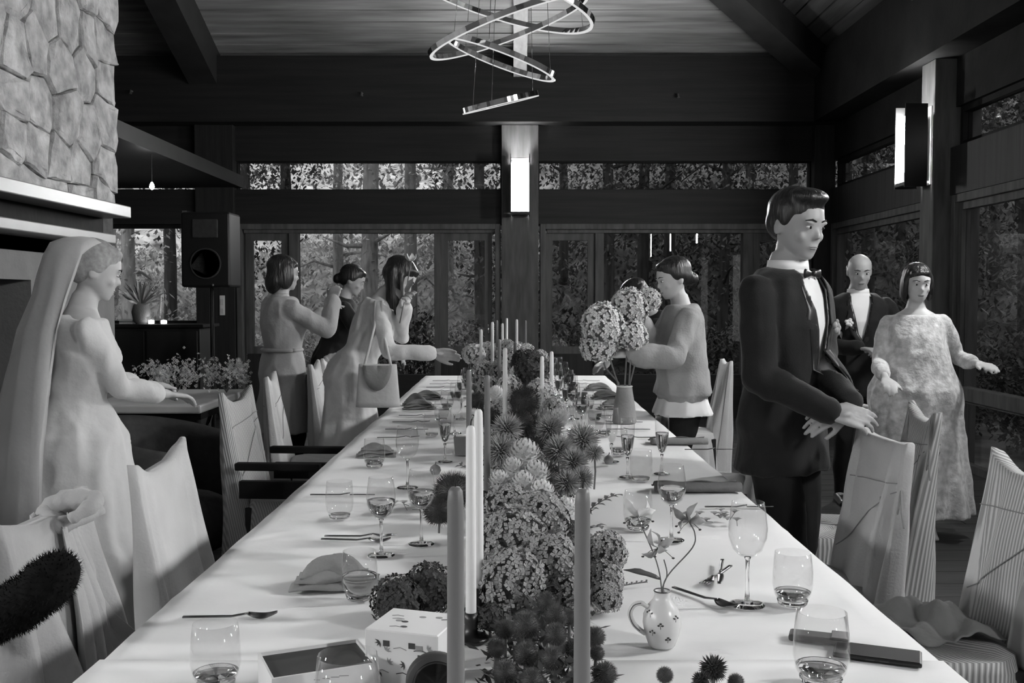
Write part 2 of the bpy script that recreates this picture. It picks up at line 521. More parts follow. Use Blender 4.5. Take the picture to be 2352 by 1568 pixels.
# ---- right wall: posts, lintel, windows
wr = empty('wall_right', (RX, 0, 0)); tag(wr, kind='structure')
def rpart(name, y0, y1, z0, z1, x0, x1, mat, bev=0.0):
    return boxo(name, x0 - RX, x1 - RX, y0, y1, z0, z1, mat, wr, bev)
rpart('eave_beam', BY, FY - 0.32, ZB1, ZB0 + 0.05, RX - 0.32, RX + 0.2, 'dark_wood')
rpart('beam', BY, FY, ZC1, ZB1, RX - 0.02, RX + 0.2, 'dark_wood')
rpart('lintel', BY, FY, ZL, ZC0, RX - 0.06, RX + 0.2, 'dark_wood_z')
POSTS_Y = [8.62, 5.55, 2.5, -0.5, -3.4]
for py_ in POSTS_Y:
    rpart('post', py_ - 0.14, py_ + 0.14, 0, ZB1, RX - 0.2, RX + 0.2, 'frame_wood', 0.008)
ys = [FY - 0.02] + POSTS_Y
for i in range(len(ys) - 1):
    a, b = ys[i + 1] + 0.14, ys[i] - (0.14 if i else 0.1)
    frame_x(window(), a, b, ZC0, ZC1, RX + 0.02, 0.05, 0.08, 'dark_wood')
    w_ = window()
    t = 0.07
    boxo('casing', RX - 0.05, RX + 0.1, a, a + t, 0, ZL, 'frame_wood', w_, 0.006)
    boxo('casing', RX - 0.05, RX + 0.1, b - t, b, 0, ZL, 'frame_wood', w_, 0.006)
    boxo('casing', RX - 0.05, RX + 0.1, a + t, b - t, ZL - t, ZL, 'frame_wood', w_, 0.006)
    frame_x(w_, a + t, b - t, 0.62, ZL - t, RX - 0.01, 0.06, 0.07, name='sash')
    frame_x(w_, a + t, b - t, 0.0, 0.62, RX - 0.01, 0.06, 0.07, name='sash')
    boxo('rail', RX - 0.035, RX + 0.08, a + t, b - t, 0.58, 0.69, 'frame_wood', w_, 0.006)

# ---- left wall, wall behind the camera
wl = boxo('wall_left', LX - 0.2, LX, BY, FY + 0.2, 0, EAVE, 'plaster'); tag(wl, kind='structure')
bm = NB()
rx = (LX + RX) / 2; rz = EAVE + SL * (RX - LX) / 2
pts = [(LX - .2, 0), (RX + .2, 0), (RX + .2, EAVE + .1), (rx, rz + 0.15), (LX - .2, EAVE + .1)]
loft(bm, [[(p[0], BY - 0.2, p[1]) for p in pts], [(p[0], BY, p[1]) for p in pts]])
tag(obj('wall_behind', bm, 'plaster'), kind='structure')

# ---- ceiling: hip roof of boards on dark rafters
ceil = empty('ceiling', (0, 0, 0)); tag(ceil, kind='structure')
HALF = (RX - LX) / 2
def far_pt(X, d, off=0.0): return (X, FY - d, EAVE + SL * d + off)
def deck(name, quads, mat):
    bm = NB()
    for q in quads:
        lo = [Vector(p) + Vector((0, 0, 0.05)) for p in q]; hi = [p + Vector((0, 0, 0.1)) for p in lo]
        loft(bm, [lo, hi])
    o = obj(name, bm, mat, ceil)
    return o
apF = (rx, FY - HALF, rz); apB = (rx, BY - 0.2, rz)
deck('roof_deck', [[(LX - .2, FY + .2, EAVE - .04), (RX + .2, FY + .2, EAVE - .04), apF],
                   ], 'black_wood')
deck('roof_deck', [[(RX + .2, FY + .2, EAVE - .04), (RX + .2, BY - .2, EAVE - .04), apB, apF]], 'black_wood')
deck('roof_deck', [[(LX - .2, BY - .2, EAVE - .04), (LX - .2, FY + .2, EAVE - .04), apF, apB]], 'black_wood')
PW = 0.186
n = int(HALF / PW)
for k in range(n):
    d0, d1 = k * PW, k * PW + PW - 0.017
    for side in range(3):
        bm = NB()
        if side == 0:
            q = [far_pt(LX + d0, d0), far_pt(RX - d0, d0), far_pt(RX - d1, d1), far_pt(LX + d1, d1)]
        elif side == 1:
            q = [(RX - d0, FY - d0, EAVE + SL * d0), (RX - d0, BY, EAVE + SL * d0), (RX - d1, BY, EAVE + SL * d1), (RX - d1, FY - d1, EAVE + SL * d1)]
        else:
            q = [(LX + d0, FY - d0, EAVE + SL * d0), (LX + d0, BY, EAVE + SL * d0), (LX + d1, BY, EAVE + SL * d1), (LX + d1, FY - d1, EAVE + SL * d1)]
        loft(bm, [[Vector(p) for p in q], [Vector(p) + Vector((0, 0, 0.035)) for p in q]])
        bmesh.ops.recalc_face_normals(bm, faces=bm.faces)
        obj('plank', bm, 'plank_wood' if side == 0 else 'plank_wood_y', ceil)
def rafter(p0, p1, wd, dp, mat, name='rafter'):
    p0 = Vector(p0); p1 = Vector(p1)
    d = (p1 - p0).normalized()
    s = d.cross(Vector((0, 0, 1))).normalized() * (wd / 2)
    bm = NB()
    dn = Vector((0, 0, -dp)); up = Vector((0, 0, 0.02))
    loft(bm, [[p - s + dn, p + s + dn, p + s + up, p - s + up] for p in (p0, p1)])
    bmesh.ops.recalc_face_normals(bm, faces=bm.faces)
    return obj(name, bm, mat, ceil)
# centre rafter coloured paler for the far lamp's uplight, dark ones beside it, hips at the corners
XC = fx(1194)
rafter(far_pt(XC, 0.12), far_pt(XC, 3.9), 0.15, 0.34, 'rafter_wood_lit')
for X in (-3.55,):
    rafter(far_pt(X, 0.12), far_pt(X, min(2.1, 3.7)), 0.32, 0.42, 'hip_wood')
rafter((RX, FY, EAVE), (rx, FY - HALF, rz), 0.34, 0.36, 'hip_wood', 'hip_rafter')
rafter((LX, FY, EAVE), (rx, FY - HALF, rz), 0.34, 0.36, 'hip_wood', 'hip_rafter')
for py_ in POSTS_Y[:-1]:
    rafter((RX - 0.1, py_, EAVE + SL * 0.1), (rx, py_, rz), 0.16, 0.30, 'rafter_wood_lit' if py_ > 6 and py_ < 8.7 else 'hip_wood')  # rafter above the visible right lamp gets the lit tone too
rafter((rx, FY - HALF, rz), (rx, BY, rz), 0.3, 0.4, 'hip_wood', 'ridge_beam')
# low ceiling over the alcove at the left
boxo('soffit', LX, -3.18, 7.1, FY - 0.02, 2.72, 2.86, 'black_wood', ceil)

# ---- stone chimney with mantel
CX, CY0, CY1 = -2.8, 2.6, 7.03
ch = empty('wall_chimney', (CX, CY1, 0)); tag(ch, kind='structure')
def cpart(name, x0, x1, y0, y1, z0, z1, mat, bev=0.0, parent=None):
    return boxo(name, x0 - CX, x1 - CX, y0 - CY1, y1 - CY1, z0, z1, mat, parent or ch, bev)
cpart('core', LX, CX - 0.02, CY0, CY1, 1.7, 5.6, 'mortar')
cpart('plaster_face', CX - 0.6, CX - 0.02, 5.82, CY1, 0, 1.78, 'plaster')
cpart('plaster_face', CX - 0.6, CX - 0.02, CY0, 5.82, 1.535, 1.78, 'plaster')
cpart('plaster_face', CX - 0.6, CX - 0.02, CY0, 3.4, 0, 1.535, 'plaster')
cpart('firebox', LX, CX - 0.6, CY0, CY1, 0, 1.78, 'soot')
cpart('hearth', CX - 0.02, CX + 0.35, 3.2, 6.2, 0, 0.12, 'soot', 0.01)
# stones: Voronoi cells, each its own piece
random.seed(21)
def clip(poly, p, nrm):
    out = []
    for i in range(len(poly)):
        a, b = poly[i], poly[(i + 1) % len(poly)]
        da = (a[0] - p[0]) * nrm[0] + (a[1] - p[1]) * nrm[1]
        db = (b[0] - p[0]) * nrm[0] + (b[1] - p[1]) * nrm[1]
        if da <= 0: out.append(a)
        if da * db < 0:
            t = da / (da - db); out.append((a[0] + (b[0] - a[0]) * t, a[1] + (b[1] - a[1]) * t))
    return out
sy0, sy1, sz0, sz1 = 4.3, CY1, 1.98, 4.6
seeds = []
r_ = 0
zz = sz0
while zz < sz1 + 0.2:
    hh_ = random.uniform(0.2, 0.34)
    yy = sy0 - random.uniform(0, 0.3)
    while yy < sy1 + 0.15:
        ww = random.uniform(0.2, 0.42)
        seeds.append((yy + ww / 2, zz + hh_ / 2 + random.uniform(-0.07, 0.07)))
        yy += ww
    zz += hh_
for i, s in enumerate(seeds):
    if not (sy0 < s[0] < sy1 + 0.05 and sz0 - 0.05 < s[1] < sz1): continue
    poly = [(sy0, sz0), (sy1, sz0), (sy1, sz1), (sy0, sz1)]
    for j, q in enumerate(seeds):
        if j == i: continue
        if abs(q[0] - s[0]) > 1 or abs(q[1] - s[1]) > 1: continue
        poly = clip(poly, ((s[0] + q[0]) / 2, (s[1] + q[1]) / 2), (q[0] - s[0], q[1] - s[1]))
        if len(poly) < 3: break
    if len(poly) < 3: continue
    # subdivide + wobble the outline
    out = []
    for k in range(len(poly)):
        a, b = poly[k], poly[(k + 1) % len(poly)]
        L = math.hypot(b[0] - a[0], b[1] - a[1])
        m_ = max(1, int(L / 0.075))
        for q in range(m_):
            t = q / m_
            out.append((a[0] + (b[0] - a[0]) * t + random.uniform(-.006, .006), a[1] + (b[1] - a[1]) * t + random.uniform(-.006, .006)))
    if len(out) < 4: continue
    cy_ = sum(p[0] for p in out) / len(out); cz_ = sum(p[1] for p in out) / len(out)
    dep = random.uniform(0.03, 0.065); tl = random.uniform(-.08, .08); tl2 = random.uniform(-.08, .08)
    rings = []
    for ins, f_ in ((0.002, -0.4), (0.003, 0.5), (0.012, 0.88), (0.045, 1.0)):
        ring = []
        for p in out:
            vy, vz = cy_ - p[0], cz_ - p[1]
            L = max(math.hypot(vy, vz), 1e-4); t = min(ins / L, 0.8)
            py_, pz_ = p[0] + vy * t, p[1] + vz * t
            xx = dep * f_ + ((py_ - cy_) * tl + (pz_ - cz_) * tl2 + random.uniform(-.009, .009) if f_ > 0 else 0)
            ring.append((xx, py_ - CY1, pz_))
        rings.append(ring)
    bm = NB(); loft(bm, rings)
    bmesh.ops.recalc_face_normals(bm, faces=bm.faces)
    obj('stone', bm, 'stone', ch)
# mantel
mt = empty('mantel_shelf', (CX, CY1, 1.7)); tag(mt, 'pale painted mantel shelf running along the stone chimney', 'mantel')
for nm, x1, z0, z1, ma in (('shelf', -2.48, 1.945, 2.02, 'mantel_paint'), ('frieze', -2.66, 1.84, 1.945, 'dark_wood'), ('ledge', -2.58, 1.78, 1.84, 'mantel_paint')):
    boxo(nm, -0.02, x1 - CX, 3.0 - CY1, -0.55, z0 - 1.7, z1 - 1.7, ma, mt, 0.006)

# ---- outdoors: terrace, rising slope, trees, shrubs
def hz(x, y):
    d = max(0.0, y - 14.5) if y > 13 else 0.0
    e = max(0.0, x - 6.5) if y < 26 else 0.0
    b = (0.50 - 0.16 * min(1, max(0, (1.5 - x) / 4))) * d + 0.45 * e
    return -0.15 + b + 0.25 * sin(x * 0.9 + y * 0.5) * min(1, (d + e) * 0.3) + 0.12 * sin(x * 2.3 - y * 1.7) * min(1, (d + e) * 0.5)
bm = NB()
xs_ = [-16 + i * 0.8 for i in range(48)]; ys_ = [-6 + i * 0.8 for i in range(58)]
V = [[bm.verts.new((x, y, hz(x, y))) for x in xs_] for y in ys_]
for j in range(len(ys_) - 1):
    for i in range(len(xs_) - 1):
        bm.faces.new((V[j][i], V[j][i + 1], V[j + 1][i + 1], V[j + 1][i]))
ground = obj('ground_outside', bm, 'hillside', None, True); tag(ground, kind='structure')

random.seed(5)
def leaf_cloud(n, rx_, ry_, rz_, size, cz=0.0, droop=0.0):
    bm = NB()
    for _ in range(n):
        while True:
            p = Vector((random.uniform(-1, 1), random.uniform(-1, 1), random.uniform(-1, 1)))
            if p.length < 1: break
        c = Vector((p.x * rx_, p.y * ry_, p.z * rz_ + cz))
        a = Vector((random.gauss(0, 1), random.gauss(0, 1), random.gauss(0, 1) - droop)).normalized()
        u, v = basis(a)
        L = size * random.uniform(0.5, 1.3); wd = L * 0.28
        bm.faces.new([bm.verts.new(c), bm.verts.new(c + a * L * .5 + u * wd), bm.verts.new(c + a * L), bm.verts.new(c + a * L * .5 - u * wd)])
    return bm
def make_tree(seed, pale):
    random.seed(seed)
    e = empty('forest_tree')
    h = random.uniform(7.5, 9.5); r = random.uniform(0.07, 0.16)
    lean = random.uniform(-.4, .4)
    bm = NB()
    pts = [(lean * (t / 6) ** 2 + random.uniform(-.03, .03), 0, h * t / 6 - 0.3) for t in range(7)]
    tube(bm, pts, [r * (1 - 0.11 * t) for t in range(7)], 9)
    obj('trunk', bm, 'bark_pale' if pale else 'bark', e, True)
    for b in range(14):
        z = random.uniform(0.9, h * 0.8); a = random.uniform(0, 2 * pi); L = random.uniform(0.4, 0.95)
        x0 = lean * (z / h) ** 2
        bm = NB()
        q = [(x0, 0, z), (x0 + cos(a) * L * .5, sin(a) * L * .5, z + L * random.uniform(-.05, .3)), (x0 + cos(a) * L, sin(a) * L, z + L * random.uniform(-.2, .45))]
        tube(bm, q, [r * .3, r * .2, 0.008], 5)
        obj('branch', bm, 'bark_pale' if pale else 'bark', e, True)
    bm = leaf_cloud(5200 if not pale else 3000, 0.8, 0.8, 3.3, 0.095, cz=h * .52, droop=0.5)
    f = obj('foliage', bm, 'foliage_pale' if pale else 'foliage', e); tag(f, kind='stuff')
    return e
protos = [make_tree(100 + i, i % 2 == 0) for i in range(6)]
def make_shrub(seed, pale):
    random.seed(seed)
    e = empty('shrub')
    for s in range(5):
        a = random.uniform(0, 2 * pi)
        bm = NB(); tube(bm, [(0, 0, -.1), (cos(a) * .2, sin(a) * .2, .5), (cos(a) * .5, sin(a) * .5, 1.1)], [.02, .014, .005], 5)
        obj('twig', bm, 'bark_pale' if pale else 'bark', e)
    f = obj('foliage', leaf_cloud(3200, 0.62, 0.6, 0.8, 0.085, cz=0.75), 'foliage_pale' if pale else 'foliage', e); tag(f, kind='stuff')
    return e
sprotos = [make_shrub(200 + i, i % 2 == 0) for i in range(4)]
random.seed(31)
tree_spots = []
for i in range(30):
    row = i % 3
    x = -9.2 + (i // 3) * 1.75 + row * 0.58 + random.uniform(-.1, .1)
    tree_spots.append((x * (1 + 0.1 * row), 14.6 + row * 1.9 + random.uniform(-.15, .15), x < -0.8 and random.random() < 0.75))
for i in range(9):
    tree_spots.append((6.2 + (i % 2) * 1.9, 4.5 + i * 0.95, False))
used = set()
def place(protos_, spots, name, scale, labelf):
    out = []
    for k, (x, y, pale) in enumerate(spots):
        ids = [i for i in range(len(protos_)) if (i % 2 == 0) == pale]
        pi_ = random.choice(ids); pr = protos_[pi_]
        if id(pr) in used: pr = copy_tree(pr)
        else: used.add(id(pr))
        pr.location = (x, y, hz(x, y))
        pr.rotation_euler = (0, 0, random.uniform(0, 6.28))
        s = scale * random.uniform(0.85, 1.15); pr.scale = (s, s, s)
        out.append((x, y, pale, pr))
    return out
tr = place(protos, tree_spots, 'tree', 1.0, None)
fars = sorted([t for t in tr if t[0] < 5.9], key=lambda t: t[0] / t[1])
for i, t in enumerate(fars):
    tag(t[3], '%s forest tree outside, %s from the left beyond far windows' % ('pale slender' if t[2] else 'dark', ORD[i]), 'tree', 'forest trees outside the windows')
sides = sorted([t for t in tr if t[0] >= 5.9], key=lambda t: t[1])
for i, t in enumerate(sides):
    tag(t[3], 'dark forest tree outside the right-hand windows, %s nearest' % ORD[i], 'tree', 'forest trees outside the windows')
shrub_spots = [(-8.5 + i * 0.72 + random.uniform(-.08, .08), 12.95 + (i % 2) * 0.75, (-8.5 + i * .72) < -1.0 and random.random() < .8) for i in range(21)]
shrub_spots += [(5.0 + (i % 2) * 0.2, 6.2 + i * 1.25, False) for i in range(5)]
sh = place(sprotos, shrub_spots, 'shrub', 0.85, None)
fars = sorted([t for t in sh if t[1] > 12.5], key=lambda t: t[0] / t[1])
for i, t in enumerate(fars):
    tag(t[3], '%s leafy shrub outside the far windows, %s from the left' % ('pale' if t[2] else 'dark', ORD[i]), 'shrub', 'shrubs outside the windows')
for i, t in enumerate(sorted([t for t in sh if t[1] <= 12.5], key=lambda t: t[1])):
    tag(t[3], 'dark leafy shrub outside the right-hand windows, %s nearest' % ORD[i], 'shrub', 'shrubs outside the windows')
for p_ in protos + sprotos:
    if id(p_) not in used:
        for c in list(p_.children): bpy.data.objects.remove(c, do_unlink=True)
        bpy.data.objects.remove(p_, do_unlink=True)

# low undergrowth all over the slope
random.seed(55)
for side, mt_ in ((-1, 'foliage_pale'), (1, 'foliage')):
    bm = NB()
    for _ in range(26000):
        while True:
            x = random.uniform(-9.5, 0.6) if side < 0 else random.uniform(-0.6, 9)
            y = random.uniform(12.6, 22)
            if abs(x) < y * .56: break
        c = Vector((x, y, hz(x, y) + random.uniform(-.02, .45) * (1 + .6 * sin(3 * x + y))))
        a = Vector((random.gauss(0, 1), random.gauss(0, 1), random.gauss(0.4, 1))).normalized(); u, v = basis(a); L = random.uniform(.07, .2)
        bm.faces.new((bm.verts.new(c), bm.verts.new(c + a * L * .5 + u * L * .22), bm.verts.new(c + a * L), bm.verts.new(c + a * L * .5 - u * L * .22)))
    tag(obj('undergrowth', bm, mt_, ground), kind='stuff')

# ================================================================== LAMPS
def make_sconce():
    e = empty('wall_sconce')       # local: wall at y=0, lamp sticks out towards -y, z=0 at the bottom of the plates
    boxo('back_plate', -0.10, 0.10, -0.012, 0.0, 0.02, 0.68, 'white_plastic', e)
    for s in (-1, 1):
        boxo('side_plate', s * 0.108 - 0.006, s * 0.108 + 0.006, -0.235, -0.045, 0.0, 0.70, 'dark_metal', e)
    boxo('diffuser', -0.10, 0.10, -0.225, -0.10, 0.05, 0.60, 'sconce_glow', e, 0.006)
    boxo('housing', -0.094, 0.094, -0.10, -0.07, 0.05, 0.60, 'dark_metal', e)
    boxo('base_cap', -0.106, 0.106, -0.23, -0.07, 0.015, 0.045, 'dark_metal', e)
    bm = NB(); box(bm, -0.02, 0.02, -0.12, 0.0, 0.61, 0.64); box(bm, -0.106, 0.106, -0.16, -0.13, 0.61, 0.64)
    obj('bracket', bm, 'dark_metal', e)
    return e
sc0 = make_sconce()
sc0.location = (XC, FY - 0.12, fz(500))
tag(sc0, 'lit box wall lamp on the centre post of the far wall', 'wall lamp', 'box wall lamps')
for i, py_ in enumerate(POSTS_Y[:-1]):
    s = copy_tree(sc0)
    s.location = (RX - 0.2, py_, fz(500))
    s.rotation_euler = (0, 0, -pi / 2)
    s['label'] = ['lit box wall lamp on right wall post, seen from the side', 'lit box wall lamp on the second right wall post from the far corner',
                  'lit box wall lamp on the third right wall post from the far corner', 'lit box wall lamp on the fourth right wall post from the far corner'][i]
for i, py_ in enumerate((2.2, 0.0, -2.2)):  # lamps added out of view to brighten the left side of the table
    s = copy_tree(sc0)
    s.location = (LX, py_, fz(500)); s.rotation_euler = (0, 0, pi / 2)
    s['label'] = 'added unseen fill lamp on the left wall near the camera, %s from the chimney' % ORD[i]
# ring chandelier
chd = empty('ring_chandelier', (0.03, 6.0, 2.4)); tag(chd, 'chandelier of tilted chrome rings hanging on thin wires', 'chandelier')
def ring(c, R, tilt_ax, tilt, nm):
    bm = NB(); bm2 = NB()
    rot = Matrix.Rotation(tilt, 3, Vector(tilt_ax)); N = 72
    def swp(b, prof):
        rings = []
        for k in range(N):
            a = 2 * pi * k / N
            rings.append([Vector(c) + rot @ Vector(((R + q[0]) * cos(a), (R + q[0]) * sin(a), q[1])) for q in prof])
        RR = [[b.verts.new(p) for p in r] for r in rings]
        m_ = len(prof)
        for k in range(N):
            for i in range(m_):
                b.faces.new((RR[k][i], RR[(k + 1) % N][i], RR[(k + 1) % N][(i + 1) % m_], RR[k][(i + 1) % m_]))
    swp(bm, [(-.011, 0), (.011, 0), (.011, .03), (-.011, .03)])
    swp(bm2, [(-.009, -.005), (.009, -.005), (.009, .0), (-.009, .0)])
    for b in (bm, bm2): bmesh.ops.recalc_face_normals(b, faces=b.faces)
    o = obj('ring', bm, 'chrome', chd, False); obj('diffuser', bm2, 'ring_glow', o, False)
    pts_ = []
    for a in (0.4, 2.4, 4.5):
        pts_.append(Vector(c) + rot @ Vector((R * cos(a), R * sin(a), 0.03)))
    return pts_
def cpx(px, py, Y=6.0): return P(px, py, Y) - Vector((0.03, 6.0, 2.4))
wires = []
wires += ring(cpx(1150, 240), 0.225, (-0.72, 1, 0), -0.29, 'a')
wires += ring(cpx(1150, 138), 0.335, (0.25, 1, 0), 0.36, 'b')
wires += ring(cpx(1168, 66), 0.49, (-0.3, 1, 0), -0.36, 'c')
wires += ring(cpx(1130, -10), 0.62, (0.2, 1, 0), 0.30, 'd')
for p in wires:
    top = Vector((p.x * 0.35, p.y * 0.35, 3.1))
    bm = NB(); tube(bm, [p, top], 0.0018, 5); obj('wire', bm, 'chrome', chd)
bm = NB(); lathe(bm, [(0.0, 3.1), (0.26, 3.1), (0.26, 3.15), (0.0, 3.15)], 32); obj('canopy_plate', bm, 'chrome', chd)
bm = NB(); tube(bm, [(0, 0, 3.15), (0, 0, rz - 2.4 - SL * abs(0.03 - rx) - 0.02)], 0.012); obj('stem', bm, 'chrome', chd)
# small bulb under the alcove ceiling
p = P(349, 428, 9.0)
e = empty('pendant_bulb', (p.x, p.y, 2.72)); tag(e, 'small bare glowing bulb hanging under the low dark alcove ceiling', 'lamp')
bm = NB(); tube(bm, [(0, 0, 0), (0, 0, p.z - 2.72 + 0.03)], 0.004, 6); obj('cord', bm, 'black_plastic', e)
bm = NB(); lathe(bm, [(0.004, .04), (.012, .03), (.022, .0), (.018, -.02), (0, -.03)], 16, (0, 0, p.z - 2.72)); obj('bulb', bm, 'bulb_glow', e, True)
# sprinkler heads on the eave beam
for i, (px, py) in enumerate(((304, 210), (832, 215), (1556, 219))):
    p = P(px, py, FY - 0.32)
    e = empty('sprinkler_head', p); tag(e, 'tiny metal sprinkler head on the dark eave beam, %s' % ['leftmost', 'left of the chandelier', 'right of the chandelier'][i], 'sprinkler', 'sprinkler heads')
    bm = NB(); tube(bm, [(0, 0, 0), (0, -.05, 0), (0, -.06, -.03)], 0.012, 8); obj('pipe', bm, 'frame_wood', e)
    bm = NB(); lathe(bm, [(0, -.03), (.02, -.032), (.02, -.04), (0, -.045)], 12, (0, -.06, 0)); obj('deflector', bm, 'frame_wood', e)
# ================================================================== TABLE AND CLOTHS
TZ = 0.75
TX0, TX1, TY0, TY1 = -0.772, 0.80, 0.55, 8.75
tb = empty('banquet_table', (0.014, (TY0 + TY1) / 2, 0)); tag(tb, 'long banquet table hidden under white linen cloths', 'table')
cxm, cym = 0.014, (TY0 + TY1) / 2
npan = 4
for i in range(npan):
    a = TY0 + 0.03 + (TY1 - TY0 - 0.06) * i / npan; b = TY0 + 0.03 + (TY1 - TY0 - 0.06) * (i + 1) / npan - 0.004
    boxo('tabletop', TX0 + .02 - cxm, TX1 - .02 - cxm, a - cym, b - cym, 0.708, 0.742, 'table_wood', tb, 0.004)
for i in range(npan + 1):
    yy = TY0 + 0.12 + (TY1 - TY0 - 0.24) * i / npan
    for X in (-0.32, 0.35):
        boxo('leg', X - .03 - cxm, X + .03 - cxm, yy - .03 - cym, yy + .03 - cym, 0, 0.708, 'table_wood', tb)
def cloth(name, x0, x1, y0, y1, z, drop, seed, label, ends=(True, True), lift=0.0):
    """draped cloth: gently creased top + hanging folds"""
    rnd = random.Random(seed)
    bm = NB()
    ph = [rnd.uniform(0, 6.28) for _ in range(8)]
    nx = 30
    ny = max(10, int((y1 - y0) / 0.06))
    cols = [(-1, t) for t in (drop, drop * .7, drop * .45, drop * .2, 0.03)] + [(0, i / nx) for i in range(nx + 1)] + [(1, t) for t in (0.03, drop * .2, drop * .45, drop * .7, drop)]
    V = []
    for j in range(ny + 1):
        y = y0 + (y1 - y0) * j / ny
        row = []
        for s, t in cols:
            if s == 0:
                x = x0 + (x1 - x0) * t
                zz = z + 0.0012 * sin(5 * x + 2.1 * y + ph[0]) + 0.0012 * sin(9 * y + 2.2 * x + ph[1]) + 0.0009 * sin(17 * y - 4 * x + ph[2])
                cr = abs(((y + 0.12 * sin(2.4 * x + ph[5])) * 1.15 + ph[6]) % 1.0 - 0.5)
                zz += 0.003 * math.exp(-(cr / 0.02) ** 2)
                row.append(bm.verts.new((x, y, zz)))
            else:
                fold = 0.022 * sin(11 * y + ph[3]) + 0.013 * sin(23 * y + ph[4])
                x = (x0 if s < 0 else x1) + s * (0.004 + 0.03 * t / max(drop, .01) + fold * (t / max(drop, .01)) ** 0.8)
                row.append(bm.verts.new((x, y, z - t + 0.004 * sin(7 * y + ph[5]) * (t > 0.1))))
        V.append(row)
    for j in range(ny):
        for i in range(len(cols) - 1):
            bm.faces.new((V[j][i], V[j][i + 1], V[j + 1][i + 1], V[j + 1][i]))
    for e_, j in ((0, 0), (1, ny)):
        if not ends[e_]: continue
        top = V[j][5:5 + nx + 1]
        prev = top
        for t in (0.1, 0.3, 0.55):
            if t > drop: break
            cur = [bm.verts.new((v.co.x, v.co.y + (-1 if e_ == 0 else 1) * (0.01 + 0.02 * t + 0.02 * t * sin(14 * v.co.x + ph[2])), z - t)) for v in top]
            for i in range(nx):
                bm.faces.new((prev[i], prev[i + 1], cur[i + 1], cur[i]))
            prev = cur
    bmesh.ops.recalc_face_normals(bm, faces=bm.faces)
    bm.faces.ensure_lookup_table()
    if sum(f.normal.z for f in bm.faces) < 0:
        bmesh.ops.reverse_faces(bm, faces=bm.faces)
    o = obj(name, bm, 'linen', None, True)
    so = o.modifiers.new('thick', 'SOLIDIFY'); so.thickness = 0.0022; so.offset = 1.0
    tag(o, label, 'tablecloth', 'white linen tablecloths')
    return o
cloth('tablecloth', TX0, TX1, 1.80, TY1, TZ - 0.004, 0.235, 3, 'long white linen tablecloth under the flowers and place settings', (False, True))
cloth('tablecloth', TX0 - .004, TX1 + .004, TY0, 1.84, TZ - 0.0005, 0.25, 4, 'white linen tablecloth at the camera end with a seam across', (True, False))

